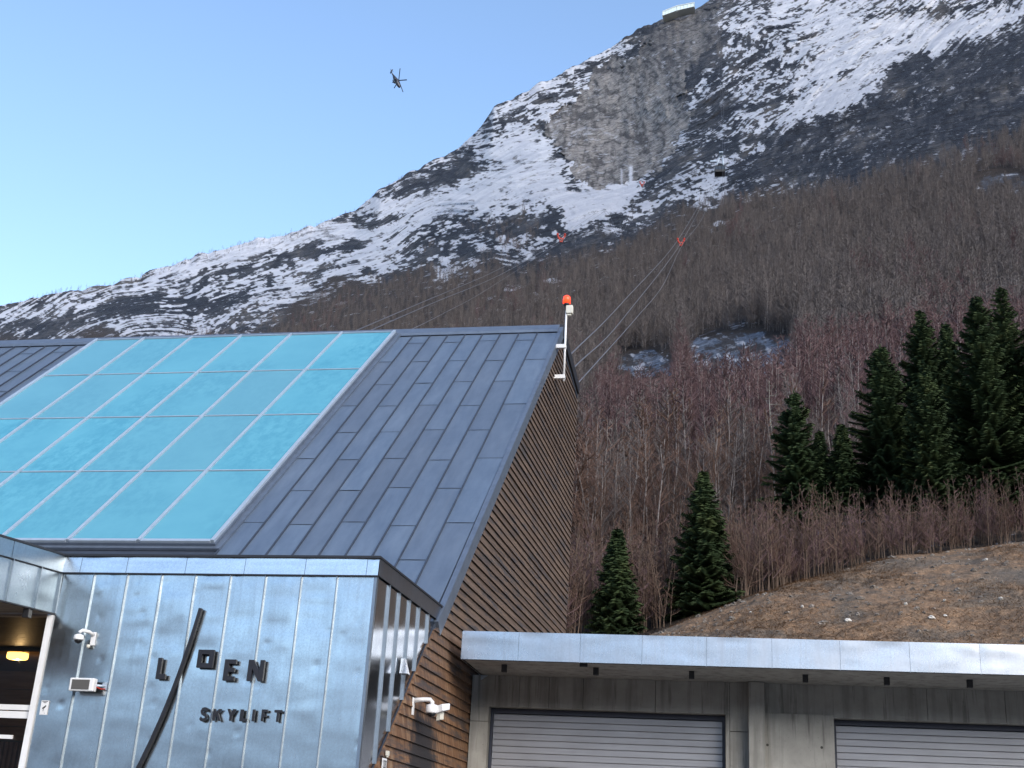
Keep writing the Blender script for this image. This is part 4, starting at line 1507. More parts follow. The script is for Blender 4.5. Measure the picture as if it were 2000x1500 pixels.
dd, te2 = bank_point(A2, V2)
zz = te2 * dd
xx, yy = dd * np.sin(A2), dd * np.cos(A2)
zz = zz + ((fbm(xx * 0.5, yy * 0.5, 4, 201) - 0.5) * 0.5 + (fbm(xx * 3, yy * 3, 3, 202) - 0.5) * 0.14) * np.clip((1.06 - V2) * 4, 0.35, 1)
me = np_mesh('grass_bank', np.stack([xx, yy, zz], -1).reshape(-1, 3), grid_faces(*A2.shape)[:, ::-1], M['grass'])
bank = link('grass_bank', me)
tag(bank, kind='structure')


def bank_xyz(a, v):
    d, t = bank_point(a, v)
    z = t * d
    x, y = d * np.sin(a), d * np.cos(a)
    z = z + ((fbm(x * 0.5, y * 0.5, 4, 201) - 0.5) * 0.5 + (fbm(x * 3, y * 3, 3, 202) - 0.5) * 0.14) * np.clip((1.06 - v) * 4, 0.35, 1)
    return np.stack([x, y, z], -1)


# dead grass blades, one mass
nb = 70000
a_ = rng.uniform(az_te(1150, 1250)[0], az_te(2250, 1250)[0], nb)
v_ = rng.uniform(0.05, 1.0, nb) ** 0.8
P = bank_xyz(a_, v_)
keep = fbm(P[:, 0] * 0.35, P[:, 1] * 0.35, 4, 211) + rng.uniform(-0.12, 0.12, nb) > 0.47
P = P[keep]
nb = len(P)
ln_ = rng.uniform(0.08, 0.26, nb)
an = rng.uniform(0, 2 * math.pi, nb)
tilt = rng.uniform(1.15, 1.52, nb)
dv = np.stack([np.cos(an) * np.sin(tilt), np.sin(an) * np.sin(tilt), np.cos(tilt)], -1) * ln_[:, None]
sd_ = np.stack([-np.sin(an), np.cos(an), an * 0], -1) * 0.009
GV = np.stack([P - sd_, P + sd_, P + dv], 1).reshape(-1, 3)
GF = np.arange(nb * 3).reshape(-1, 3)
m = N('straw')
m.set(col=m.ramp(m.noise(0.8, 3), (0.3, (0.25, 0.165, 0.095)), (0.7, (0.42, 0.29, 0.18))), rough=0.9)
M['straw'] = m.m
o = link('dead_grass', np_mesh('dead_grass', GV, GF, M['straw'], False))
tag(o, 'flattened brown winter grass covering the bank behind the garage', 'grass', kind='stuff')
# stones on the bank
M['stone'] = flat('stone', (0.19, 0.165, 0.14), 0.9, 0, 0.5, 1.3)
M['stone_pale'] = flat('pale_stone', (0.58, 0.55, 0.50), 0.85, 0, 0.2, 3.0)
mbs = MB()


def stone(mb, p, r, seed):
    q = np.random.RandomState(seed)
    b = len(mb.v)
    n, k = 6, 4
    ax = q.uniform(0.6, 1.3, 3)
    for j in range(k):
        ph = (j + 0.5) / k * math.pi
        for i in range(n):
            tt = 2 * math.pi * i / n + j * 0.5
            rr = r * q.uniform(0.75, 1.2)
            mb.v.append((p[0] + rr * ax[0] * math.sin(ph) * math.cos(tt), p[1] + rr * ax[1] * math.sin(ph) * math.sin(tt), p[2] + rr * 0.6 * math.cos(ph)))
    for j in range(k - 1):
        for i in range(n):
            i2 = (i + 1) % n
            mb.f.append((b + j * n + i, b + (j + 1) * n + i, b + (j + 1) * n + i2, b + j * n + i2))
    mb.f.append(tuple(b + i for i in range(n)))
    mb.f.append(tuple(b + (k - 1) * n + i for i in range(n - 1, -1, -1)))


for i in range(1300):
    a1_ = rng.uniform(az_te(1200, 1250)[0], az_te(2250, 1250)[0])
    v1_ = rng.uniform(0.0, 0.97)
    p = bank_xyz(np.array(a1_), np.array(v1_))
    if fbm(np.array(p[0] * 0.35), np.array(p[1] * 0.35), 4, 211) > 0.53:
        continue
    stone(mbs, p, rng.uniform(0.03, 0.10) if rng.rand() < 0.95 else rng.uniform(0.1, 0.2), i)
o = mbs.build('gravel', M['stone'])
tag(o, 'grey stones and rubble strewn over the bank behind the garage', 'gravel', kind='stuff')
pale = [(1820, 1216, 0.13, 'pale boulder alone on the bank right of centre, largest of the pale stones'), (1656, 1207, 0.10, 'pale flat stone on the bank above the second garage door'), (1567, 1193, 0.09, 'pale stone on the bank left of the second garage door'),
        (1925, 1098, 0.09, 'pale stone near the crest of the bank at far right'), (1770, 1196, 0.08, 'small pale stone on the bank left of the pale boulder'), (1845, 1182, 0.08, 'small pale stone on the bank above the pale boulder'),
        (1846, 1202, 0.07, 'small pale stone on the bank just right of the pale boulder'), (1466, 1200, 0.06, 'small pale stone low on the left end of the bank'), (1955, 1175, 0.10, 'grey white stone high on the right part of the bank')]
for i, (px, py, r, lb) in enumerate(pale):
    a1_, t1_ = az_te(px, py)
    vs_ = np.linspace(0, 1, 200)
    d_, tt_ = bank_point(a1_, vs_)
    v1_ = vs_[np.argmin(abs(tt_ - t1_))]
    p = bank_xyz(np.array(a1_), np.array(v1_))
    mb = MB()
    stone(mb, (0, 0, 0), r, 900 + i)
    o = mb.build('pale_stone', M['stone_pale'])
    o.location = (p[0], p[1], p[2] + r * 0.25)
    tag(o, lb, 'stone', 'pale stones on the bank')

# ground, and the mountains across the fjord that the metal mirrors
gm = MB()
gm.poly([(-9000, -9000, GZ - 0.02), (9000, -9000, GZ - 0.02), (9000, 9000, GZ - 0.02), (-9000, 9000, GZ - 0.02)])
tag(gm.build('ground', M['asphalt']), kind='structure')
ha = np.linspace(math.radians(75), math.radians(285), 220)
hu = np.linspace(0, 1, 24)
HA, HU = np.meshgrid(ha, hu)
hd_ = 900 + 2600 * HU
el = np.radians(11.5) * (0.75 + 0.7 * (fbm(HA * 5, HA * 0 + 5.5, 4, 301) - 0.35))
hz = np.tan(el) * 3500 * HU ** 1.25 + (fbm(HA * 30, HU * 9, 4, 302) - 0.5) * 150 * HU
me = np_mesh('hills', np.stack([hd_ * np.sin(HA), hd_ * np.cos(HA), hz + GZ - 1], -1).reshape(-1, 3), grid_faces(24, 220), None)
m = N('far_hills')
sp_ = m.t.nodes.new('ShaderNodeSeparateXYZ')
m.t.links.new(m.pos, sp_.inputs[0])
hf = m.math('ADD', m.math('MULTIPLY', sp_.outputs['Z'], 0.001), m.math('MULTIPLY', m.noise(0.006, 6, 0.65), 0.7))
m.set(col=m.ramp(hf, (0.45, (0.07, 0.07, 0.07)), (0.70, (0.14, 0.14, 0.15)), (0.95, (0.45, 0.46, 0.50))), rough=0.9)
me.materials.append(m.m)
tag(link('hills', me), kind='structure')

# ================================================================ TREES
def twig_mat(name, a, b):
    m = N(name)
    c = m.ramp(m.rand(), (0.0, a), (1.0, b))
    c = m.mix(m.ramp(m.noise(0.6, 3), (0.35, 0.0), (0.7, 0.5)), c, tuple(x * 0.6 for x in a))
    m.set(col=c, rough=0.9, spec=0.1)
    return m.m


def bark_mat(name, a, b):
    m = N(name)
    n = m.noise((2.5, 2.5, 1.2), 4, 0.7)
    m.set(col=m.ramp(n, (0.35, a), (0.6, b)), rough=0.85, spec=0.15)
    return m.m


M['bark_birch'] = bark_mat('birch_bark', (0.095, 0.080, 0.074), (0.27, 0.245, 0.235))
M['bark_alder'] = bark_mat('alder_bark', (0.060, 0.042, 0.032), (0.145, 0.105, 0.080))
M['bark_lichen'] = bark_mat('lichen_bark', (0.20, 0.20, 0.18), (0.36, 0.36, 0.32))
M['twig_grey'] = twig_mat('grey_twig', (0.115, 0.101, 0.099), (0.155, 0.135, 0.130))
M['twig_red'] = twig_mat('purple_twig', (0.120, 0.078, 0.081), (0.16, 0.102, 0.103))
M['twig_brown'] = twig_mat('brown_twig', (0.115, 0.074, 0.062), (0.16, 0.104, 0.080))
M['twig_lichen'] = twig_mat('lichen_twig', (0.19, 0.18, 0.16), (0.24, 0.23, 0.20))


class Tw:
    """collects triangles of twigs and tapered stems"""
    def __init__(s):
        s.t = []

    def spike(s, p, q, w):
        p, q = np.array(p), np.array(q)
        d = q - p
        n = np.cross(d, [0.3, 0.5, 0.8])
        n = n / (np.linalg.norm(n) + 1e-9) * w
        s.t.append((p - n, p + n, q))

    def stem(s, pts, rad, n=4):
        for i in range(len(pts) - 1):
            a, b = np.array(pts[i]), np.array(pts[i + 1])
            d = (b - a) / np.linalg.norm(b - a)
            u = np.cross(d, [0.31, 0.77, 0.2])
            u /= np.linalg.norm(u)
            w = np.cross(d, u)
            ra, rb = rad[i], rad[i + 1]
            A_ = [a + (u * math.cos(2 * math.pi * k / n) + w * math.sin(2 * math.pi * k / n)) * ra for k in range(n)]
            B_ = [b + (u * math.cos(2 * math.pi * k / n) + w * math.sin(2 * math.pi * k / n)) * rb for k in range(n)]
            for k in range(n):
                m_ = (k + 1) % n
                s.t.append((A_[k], A_[m_], B_[m_]))
                s.t.append((A_[k], B_[m_], B_[k]))

    def mesh(s, name, mat):
        V = np.array(s.t).reshape(-1, 3)
        return np_mesh(name, V, np.arange(len(V)).reshape(-1, 3), mat, False)


def bare_tree(seed, H, spread, nbr, ntw, w, r0, low=0.25, lean=0.04, stems=1, gnarl=0.0):
    """(trunk, crown) triangles of a leafless tree; twigs reach upwards"""
    r = np.random.RandomState(seed)
    trunk, crown = Tw(), Tw()
    for sidx in range(stems):
        b0 = np.array([0.0, 0, 0]) if stems == 1 else np.append(r.normal(0, 0.22, 2), 0)
        ln = r.normal(0, lean, 2) + (r.normal(0, 0.10, 2) if stems > 1 else 0)
        h = H * (1 if stems == 1 else r.uniform(0.65, 1.0))
        k = 7
        pts = [b0 + np.append(ln * h * (i / (k - 1)) ** 1.3 + r.normal(0, 0.010 * h * (0.4 + gnarl), 2) * (i > 0), h * i / (k - 1)) for i in range(k)]
        rad = [r0 * (1 - 0.93 * (i / (k - 1))) ** 0.9 + 0.004 for i in range(k)]
        trunk.stem(pts, rad, 5)
        for i in range(nbr // stems):
            f = low + (1 - low) * (i + r.rand()) / (nbr // stems)
            f = min(f, 0.97)
            x = f * (k - 1)
            j = int(x)
            p = pts[j] + (pts[j + 1] - pts[j]) * (x - j)
            a = r.rand() * 2 * math.pi
            up = r.uniform(0.45, 1.05) if gnarl == 0 else r.uniform(-0.2, 0.9)
            bl = spread * (1.12 - f) * r.uniform(0.6, 1.15)
            d = np.array([math.cos(a), math.sin(a), up])
            d /= np.linalg.norm(d)
            mid = p + d * bl * 0.5 + r.normal(0, 0.05 * bl, 3)
            end = mid + (d + np.array([0, 0, 0.25])) * bl * 0.5
            crown.stem([p, mid, end], [w * 1.8, w * 1.25, w * 0.5], 3)
            for q in range(ntw):
                g = r.rand()
                s0 = p + (mid - p) * g * 2 if g < 0.5 else mid + (end - mid) * (g * 2 - 1)
                dd = d + r.normal(0, 0.55, 3) + np.array([0, 0, 0.45])
                dd /= np.linalg.norm(dd)
                crown.spike(s0, s0 + dd * bl * r.uniform(0.22, 0.6), w * r.uniform(0.5, 0.9))
    return trunk, crown


def zone(px, table):
    for lim, text in table:
        if px < lim:
            return text
    return table[-1][1]


BZONE = [(1250, 'bare pale stemmed birch in the wood between the board gable and the small lone spruce'), (1430, 'bare birch in the wood just behind the dense lone spruce at the bank end'),
         (1530, 'bare birch in the wood between the lone spruce and the ragged spruce'), (1690, 'bare birch behind the ragged spruce and the two small dark spruces'),
         (9999, 'bare birch in the wood behind the big spruce group at far right')]
AZONE = [(1175, 'bare reddish alder shrub in the gap between the gable and the small lone spruce'), (1330, 'bare reddish alder shrub between the two lone spruces'), (1500, 'bare brown alder shrub on the bank crest right of the dense lone spruce'),
         (1690, 'bare brown alder shrub on the bank crest below the ragged spruce'), (1860, 'low bare alder shrub on the bank crest below the left of the big spruce group'), (9999, 'low bare alder shrub on the bank crest at far right')]


def sub(px):
    return az_te(px, 900)[0]


def place(o, p, rz, s):
    o.location = p
    o.rotation_euler = (0, 0, rz)
    o.scale = (s, s, s)


near_var = []
for i in range(8):
    t_, c_ = bare_tree(500 + i, 7.2, 2.0, 38, 30, 0.0105, 0.034 + 0.007 * (i % 3), 0.16)
    near_var.append((t_, c_))
KIND = ['twig_grey', 'twig_red', 'twig_brown']
near_mesh = {}
for i, (t_, c_) in enumerate(near_var):
    tm = t_.mesh('birch_trunk', M['bark_birch'])
    for k in KIND:
        near_mesh[(i, k)] = (tm, c_.mesh('birch_crown', M[k]))


def wood_mask(px, py):
    """1 where trees may stand"""
    ok = np.ones(px.shape, bool)
    for cx, cy, rx, ry in ((1450, 690, 118, 46), (1262, 708, 66, 26), (1960, 360, 62, 30)):
        ok &= (((px - cx) / rx) ** 2 + ((py - cy) / ry) ** 2 > 1) & ((abs(px - cx) > rx * 0.92) | (py < cy) | (py > cy + ry + 100 * (cy > 500)))
    return ok


# candidate stands over the whole slope, denser low down
NT = 50000
ta = rng.uniform(sub(-60), sub(2260), NT)
tu = rng.uniform(0.075, 0.80, NT)
td = base_dist(ta, tu)
tz = ground_z(ta, td)
tte = tz / td
tpx, tpy = px_py(ta, tte)
fl = np.interp(tpx, fx, fyy)
inside = (tpy > fl + rng.uniform(-26, 8, NT)) & wood_mask(tpx, tpy)
# scattered trees higher up on the left shoulder and along the skyline
sparse = (tpy <= fl) & (tpx < 1050) & (fbm(tpx / 60, tpy / 30, 3, 401) > 0.60) & (rng.rand(NT) < 0.5) & (tpy > np.interp(tpx, [p[0] for p in SKYLINE], [p[1] for p in SKYLINE]) + 30)
# spread evenly over the ground: thin the near ones
dens = np.clip(0.10 + tu * 2.0, 0.15, 1.0)
inside &= rng.rand(NT) < dens
hid = (tpx < 900) & (tpy > 735)                       # wholly behind the station
inside &= ~hid
ids = np.where(inside)[0]
redz = np.exp(-((tpy - (870 - (tpx - 1400) * 0.05)) / 130.0) ** 2) * sstep(1080, 1200, tpx)
seen = ids[(tpx[ids] > 1100) & (tpx[ids] < 2005)]
near_ids = seen[np.argsort(td[seen])][:300]
far_ids = np.concatenate([np.setdiff1d(ids, near_ids), np.where(sparse)[0]])


def kind_of(i):
    v = redz[i] + fbm(np.array(tpx[i] / 90), np.array(tpy[i] / 60), 2, 411) - 0.5
    if v > 0.45 + rng.uniform(-0.25, 0.25):
        return 'twig_red'
    if tpy[i] > 1000 and rng.rand() < 0.6:
        return 'twig_brown'
    return 'twig_grey'


for n_, i in enumerate(near_ids):
    k = kind_of(i)
    tm, cm = near_mesh[(int(rng.randint(8)), k)]
    root = empty('birch_tree')
    s = rng.uniform(0.6, 1.2)
    place(root, (td[i] * math.sin(ta[i]), td[i] * math.cos(ta[i]), tz[i] - 0.2), rng.uniform(0, 6.28), s)
    root.scale = (s * 0.95, s * 0.95, s * rng.uniform(0.85, 1.15))
    root.rotation_euler = (rng.normal(0, 0.05), rng.normal(0, 0.05), rng.uniform(0, 6.28))
    tag(root, zone(tpx[i], BZONE), 'birch tree', 'bare birches on the lower hillside')
    link('trunk', tm, root)
    link('crown', cm, root)

# the far wood: one mass of instanced bare trees
tpl = bpy.data.collections.new('wood_templates')
far_obs = []
for i in range(9):
    k = KIND[i // 3]
    t_, c_ = bare_tree(700 + i, 7.4, 2.3, 32, 20, 0.018, 0.034, 0.14)
    me = c_.mesh('far_tree', M[k])
    t2 = Tw()
    nt_, ncr = len(t_.t), len(c_.t)
    t2.t = t_.t + c_.t
    me = t2.mesh('far_tree', M['bark_birch'])
    me.materials.append(M[k])
    mi = np.zeros(nt_ + ncr, np.int32)
    mi[nt_:] = 1
    me.polygons.foreach_set('material_index', mi)
    o = bpy.data.objects.new('far_tree_%d' % i, me)
    tpl.objects.link(o)
    far_obs.append(o)
FP = np.stack([td[far_ids] * np.sin(ta[far_ids]), td[far_ids] * np.cos(ta[far_ids]), tz[far_ids] - 0.4], -1)
kk = np.array([KIND.index(kind_of(i)) for i in far_ids])
idx = kk * 3 + rng.randint(0, 3, len(far_ids))
scl = rng.uniform(0.5, 1.25, len(far_ids)) * np.clip(1.25 - td[far_ids] / 900.0, 0.7, 1.15)
# skyline fringe on the left shoulder
ns = 420
ra = rng.uniform(sub(-40), sub(735), ns)
ru = 1.0 - np.abs(rng.normal(0, 0.012, ns))
rd = base_dist(ra, ru)
rz_ = ground_z(ra, rd)
FP = np.vstack([FP, np.stack([rd * np.sin(ra), rd * np.cos(ra), rz_ - 0.6], -1)])
idx = np.append(idx, rng.randint(0, 3, ns))
scl = np.append(scl, rng.uniform(0.35, 0.85, ns))
pm = bpy.data.meshes.new('wood_points')
pm.from_pydata(FP.tolist(), [], [])
a_i = pm.attributes.new('pick', 'INT', 'POINT')
a_i.data.foreach_set('value', idx.astype(np.int32))
attr(pm, 'size', scl)
attr(pm, 'tipx', rng.normal(0, 0.06, len(FP)))
attr(pm, 'tipy', rng.normal(0, 0.06, len(FP)))
attr(pm, 'turn', rng.uniform(0, 6.28, len(FP)))
wood = link('forest', pm)
tag(wood, 'far leafless birch wood covering the hillside below the cliffs', 'forest', kind='stuff')
ng = bpy.data.node_groups.new('wood_scatter', 'GeometryNodeTree')
ng.interface.new_socket('Geometry', in_out='INPUT', socket_type='NodeSocketGeometry')
ng.interface.new_socket('Geometry', in_out='OUTPUT', socket_type='NodeSocketGeometry')
gi, go = ng.nodes.new('NodeGroupInput'), ng.nodes.new('NodeGroupOutput')
m2p = ng.nodes.new('GeometryNodeMeshToPoints')
iop = ng.nodes.new('GeometryNodeInstanceOnPoints')
ci = ng.nodes.new('GeometryNodeCollectionInfo')
ci.inputs['Collection'].default_value = tpl
ci.inputs['Separate Children'].default_value = True
ci.inputs['Reset Children'].default_value = True


def named(n, t):
    a = ng.nodes.new('GeometryNodeInputNamedAttribute')
    a.data_type = t
    a.inputs['Name'].default_value = n
    return [o for o in a.outputs if o.enabled and o.name == 'Attribute'][0]


cxyz = ng.nodes.new('ShaderNodeCombineXYZ')
L = ng.links.new
L(gi.outputs[0], m2p.inputs['Mesh'])
L(m2p.outputs[0], iop.inputs['Points'])
L(ci.outputs[0], iop.inputs['Instance'])
iop.inputs['Pick Instance'].default_value = True
L(named('pick', 'INT'), iop.inputs['Instance Index'])
L(named('tipx', 'FLOAT'), cxyz.inputs[0])
L(named('tipy', 'FLOAT'), cxyz.inputs[1])
L(named('turn', 'FLOAT'), cxyz.inputs[2])
L(cxyz.outputs[0], iop.inputs['Rotation'])
L(named('size', 'FLOAT'), iop.inputs['Scale'])
L(iop.outputs[0], go.inputs[0])
md = wood.modifiers.new('scatter', 'NODES')
md.node_group = ng

# thicket of young alder along the crest of the bank and behind the gable
alder = []
for i in range(7):
    t_, c_ = bare_tree(800 + i, 4.4, 1.05, 50, 14, 0.0085, 0.019, 0.15, 0.05, stems=5)
    alder.append((t_.mesh('alder_stems', M['bark_alder']), c_.mesh('alder_twigs', M['twig_brown'] if i % 3 else M['twig_red'])))
nA = 290
aa = np.concatenate([rng.uniform(sub(1100), sub(2060), 140), rng.uniform(sub(1100), sub(1420), 60), rng.uniform(sub(1380), sub(2060), 90)])
ad = d_c(aa) + np.abs(rng.normal(0, 1, nA)) * 4.0 + rng.uniform(-0.9, 4.0, nA)
ad[200:] = d_c(aa[200:]) + rng.uniform(-0.8, 1.6, 90)
for s0_, s1_ in ((1158, 1246), (1322, 1430)):          # keep clear in front of the two lone spruces
    w_ = (aa > sub(s0_)) & (aa < sub(s1_)) & (ad < d_c(aa) + 3.2)
    ad[w_] += 4.0
az_ = ground_z(aa, ad)
for i in range(nA):
    root = empty('alder_shrub')
    place(root, (ad[i] * math.sin(aa[i]), ad[i] * math.cos(aa[i]), az_[i] - 0.15), rng.uniform(0, 6.28), rng.uniform(0.62, 1.10) * float(np.interp(aa[i], [sub(1300), sub(1500), sub(1800), sub(2000)], [1.0, 0.82, 0.62, 0.75])))
    tag(root, zone(float(project(np.array([math.sin(aa[i]) * ad[i], math.cos(aa[i]) * ad[i], az_[i] + 1.5]))[0]), AZONE), 'shrub', 'alder thicket along the bank crest')
    tm, cm = alder[int(rng.randint(7))]
    tag(link('stems', tm, root), kind='stuff')
    tag(link('twigs', cm, root), kind='stuff')

# lichen-grey gnarled trees beside the spruces
for px, py, h, d, lb in ((1405, 1188, 5.6, 58, 'pale lichen covered tree right of the second spruce'), (1330, 1085, 5.2, 76, 'pale twisted bare tree left of the second spruce'), (1620, 1010, 5.0, 74, 'grey lichen covered bare tree below the small dark spruces'),
                         (1510, 985, 8.0, 80, 'grey bare tree against the left side of the tall thin spruce'), (1715, 985, 5.5, 72, 'grey twiggy bare tree at the foot of the leftmost big spruce')):
    p = at_dist(px, py, d)
    t_, c_ = bare_tree(int(px), h, h * 0.34, 30, 14, 0.013, 0.075, 0.2, 0.05, gnarl=1.2)
    root = thing('lichen_tree', lb, 'tree', (p[0], p[1], p[2]), 0.0, 'grey lichen trees near the spruces')
    link('trunk', t_.mesh('lichen_trunk', M['bark_lichen']), root)
    link('crown', c_.mesh('lichen_crown', M['twig_lichen']), root)


# ---------------------------------------------------------------- spruces
m = N('spruce_needles')
c = m.ramp(m.noise(0.9, 4, 0.65), (0.3, (0.016, 0.032, 0.014)), (0.55, (0.036, 0.060, 0.024)), (0.78, (0.070, 0.088, 0.034)))
c = m.mix(m.ramp(m.rand(), (0.0, 0.0), (1.0, 0.5)), c, m.mix(1.0, c, (0.8, 0.75, 0.6), 'MULTIPLY'))
m.set(col=c, rough=0.8, spec=0.2)
M['needle'] = m.m
M['bark_spruce'] = bark_mat('spruce_bark', (0.05, 0.042, 0.036), (0.14, 0.12, 0.10))


def spruce(seed, H, R, gaps=0.0, low=0.06, pw=0.8):
    r = np.random.RandomState(seed)
    trunk, crown = Tw(), Tw()
    pts = [np.array([r.normal(0, 0.03), r.normal(0, 0.03), H * i / 6]) for i in range(7)]
    trunk.stem(pts, [0.011 * H * (1 - 0.95 * i / 6) + 0.006 for i in range(7)], 6)
    z = low * H
    while z < H * 0.985:
        f = z / H
        L0 = R * (1 - f) ** pw * (0.55 + 0.45 * min(1, (f - low + 0.05) / 0.12))
        nb_ = int(r.randint(6, 9)) if f < 0.9 else 5
        a0 = r.rand() * 6.28
        for k in range(nb_):
            if r.rand() < gaps * (0.4 + 0.6 * math.sin(f * 23 + seed) ** 2):
                continue
            a = a0 + 6.283 * k / nb_ + r.normal(0, 0.2)
            Lb = max(0.10, L0 * r.uniform(0.62, 1.16))
            droop = -0.30 + 0.75 * f + r.normal(0, 0.08)
            d = np.array([math.cos(a), math.sin(a), droop])
            sd = np.array([-math.sin(a), math.cos(a), 0])
            p0 = np.array([0, 0, z])
            ns_ = max(5, int(Lb / 0.065))
            crown.spike(p0, p0 + d * Lb + np.array([0, 0, 0.16 * Lb]), 0.02)
            for q in range(ns_):
                g = (q + 0.6) / ns_
                b = p0 + d * Lb * g + np.array([0, 0, 0.16 * Lb * g * g])
                wl = (0.16 + 0.34 * Lb * (1 - g) ** 0.8 * 0.55) * r.uniform(0.7, 1.2)
                for sg in (-1, 1):
                    e = b + sd * sg * wl + d * wl * 0.55 + np.array([0, 0, -0.22 * wl + r.normal(0, 0.03)])
                    n_ = d / np.linalg.norm(d) * 0.048 * r.uniform(0.7, 1.3)
                    crown.t.append((b - n_, b + n_, e))
                    crown.t.append((b + np.array([0, 0, 0.03]), b - np.array([0, 0, 0.06]), e + np.array([0, 0, -0.05])))
        z += H * r.uniform(0.014, 0.022)
    for q in range(8):
        a = r.rand() * 6.28
        crown.spike((0, 0, H * (0.955 + 0.005 * q)), (0.09 * math.cos(a), 0.09 * math.sin(a), H * (0.965 + 0.006 * q)), 0.03)
    crown.spike((0, 0, H * 0.96), (0, 0, H * 1.01), 0.03)
    return trunk.mesh('spruce_trunk', M['bark_spruce']), crown.mesh('spruce_crown', M['needle'])


# (x of the axis, top y, foot y, distance, half width in px, gaps, label)
SPR = [(1201, 1032, 1270, 45, 52, 0.05, 'small dense spruce nearest the board gable'),
       (1374, 920, 1215, 46, 68, 0.05, 'dense dark green spruce standing at the left end of the bank'),
       (1557, 762, 1030, 56, 62, 0.50, 'thin ragged spruce with bare grey gaps in its crown'),
       (1606, 842, 1015, 58, 34, 0.10, 'small dark spruce just right of the ragged spruce'),
       (1650, 828, 1010, 57, 36, 0.10, 'small pointed spruce left of the big spruce group'),
       (1737, 672, 1030, 58, 82, 0.10, 'broad spruce at the left edge of the big spruce group'),
       (1822, 606, 1010, 62, 80, 0.10, 'tall spruce in the middle of the big group, behind its neighbours'),
       (1872, 628, 1000, 65, 60, 0.10, 'spruce with its tip between two taller ones in the big group'),
       (1826, 712, 1030, 55, 62, 0.08, 'shorter spruce in front of the middle of the big group'),
       (1940, 578, 1010, 58, 92, 0.10, 'very tall broad spruce near the right edge of the picture'),
       (1992, 560, 1010, 61, 80, 0.10, 'spruce cut by the right edge, tallest tip of the group'),
       (2070, 600, 1010, 59, 90, 0.10, 'spruce mostly outside the right edge of the picture')]
for i, (px, yt, yb_, d, hw, gp_, lb) in enumerate(SPR):
    pb_, pt_ = at_dist(px, yb_, d), at_dist(px - (px - 1372) * (yb_ - yt) / 7300.0, yt, d)
    Hh = pt_[2] - pb_[2]
    Rr = hw / FPX * d * 1.34
    root = thing('spruce_tree', lb, 'spruce', (pb_[0], pb_[1], pb_[2]), 0.7 * i, 'spruces above the bank')
    tm, cm = spruce(40 + i, Hh, Rr, gp_, 0.05, 0.86 if i < 2 else (0.72 if hw > 50 else 0.8))
    link('trunk', tm, root)
    link('crown', cm, root)

# ================================================================ LIFT: ropes, spacers, cabin, top station, helicopter
def rope(pxd, r, lb, grp):
    P = [Vector(at_dist(*q)) for q in pxd]
    # smooth curve through the points
    pts = []
    for i in range(len(P) - 1):
        p0, p1, p2, p3 = P[max(i - 1, 0)], P[i], P[i + 1], P[min(i + 2, len(P) - 1)]
        for k in range(10):
            t = k / 10
            pts.append(0.5 * ((2 * p1) + (p2 - p0) * t + (2 * p0 - 5 * p1 + 4 * p2 - p3) * t * t + (3 * p1 - p0 - 3 * p2 + p3) * t ** 3))
    pts.append(P[-1])
    rr = [r * (0.55 + 0.45 * min(1.0, p.length / 150.0)) * (1.0 if p.length < 480 else 0.5) for p in pts]
    o = MB().tube(pts, rr, 6, False).build('cable', M['cable'], None, True)
    tag(o, lb, 'cable', grp)


G1, G2 = 'lift ropes right of the gable', 'lift ropes rising behind the ridge'
rope([(1098, 710, 37), (1116, 691, 48), (1219, 587, 150), (1323, 470, 290), (1384, 368, 400), (1412, 316, 430), (1400, 40, 1150)], 0.045, 'upper steel lift rope right of the gable, running to the red spacer and cabin', G1)
rope([(1098, 742, 37), (1122, 717, 48), (1225, 612, 150), (1331, 473, 290), (1389, 366, 400), (1416, 318, 430), (1404, 40, 1150)], 0.045, 'middle steel lift rope right of the gable, running to the red spacer and cabin', G1)
rope([(1098, 778, 37), (1131, 746, 48), (1246, 617, 150), (1296, 555, 230), (1333, 478, 290), (1372, 425, 350), (1395, 357, 418)], 0.038, 'lowest sagging haul rope right of the gable', G1)
rope([(640, 672, 40), (672, 656, 50), (830, 588, 130), (972, 527, 220), (1090, 464, 290), (1171, 412, 358), (1252, 358, 430), (1330, 60, 1150)], 0.034, 'uppermost thin lift rope rising from behind the skylight', G2)
rope([(660, 676, 40), (700, 656, 50), (850, 590, 130), (984, 533, 220), (1100, 466, 290), (1179, 414, 358), (1258, 360, 430), (1334, 60, 1150)], 0.034, 'second thin lift rope rising from behind the skylight', G2)
rope([(755, 668, 40), (786, 652, 50), (870, 610, 130), (950, 566, 220), (1097, 472, 290)], 0.022, 'lowest faint haul rope rising from the middle of the ridge', G2)


def spacer(px, py, d, lb, s=1.0):
    p = at_dist(px, py, d)
    t = thing('rope_spacer', lb, 'spacer', tuple(p), math.atan2(-p[0], p[1]), 'red rope spacers')
    t.scale = (s, s, s)
    mb = MB()
    mb.hexa([(-0.35, -0.3, -1.1), (0.35, -0.3, -1.1), (0.35, 0.3, -1.1), (-0.35, 0.3, -1.1)], [(-0.65, -0.3, 0.1), (0.65, -0.3, 0.1), (0.65, 0.3, 0.1), (-0.65, 0.3, 0.1)])
    mb.build('body', M['red'], t, bevel=0.06)
    for sg in (-1, 1):
        MB().tube([(0.45 * sg, 0, -0.1), (0.82 * sg, 0, 0.55), (0.95 * sg, 0, 1.15)], [0.30, 0.24, 0.2], 8).build('arm', M['red'], t, True)
        MB().lathe((0.95 * sg, -0.35, 1.15), (0, 1, 0), [(0, 0.26), (0.2, 0.30), (0.5, 0.30), (0.7, 0.26)], 12).build('roller', M['red'], t, True)
        MB().box(0.2 * sg - 0.14, 0.2 * sg + 0.14, -0.36, -0.3, -0.75, -0.2).build('plate', M['black'], t)


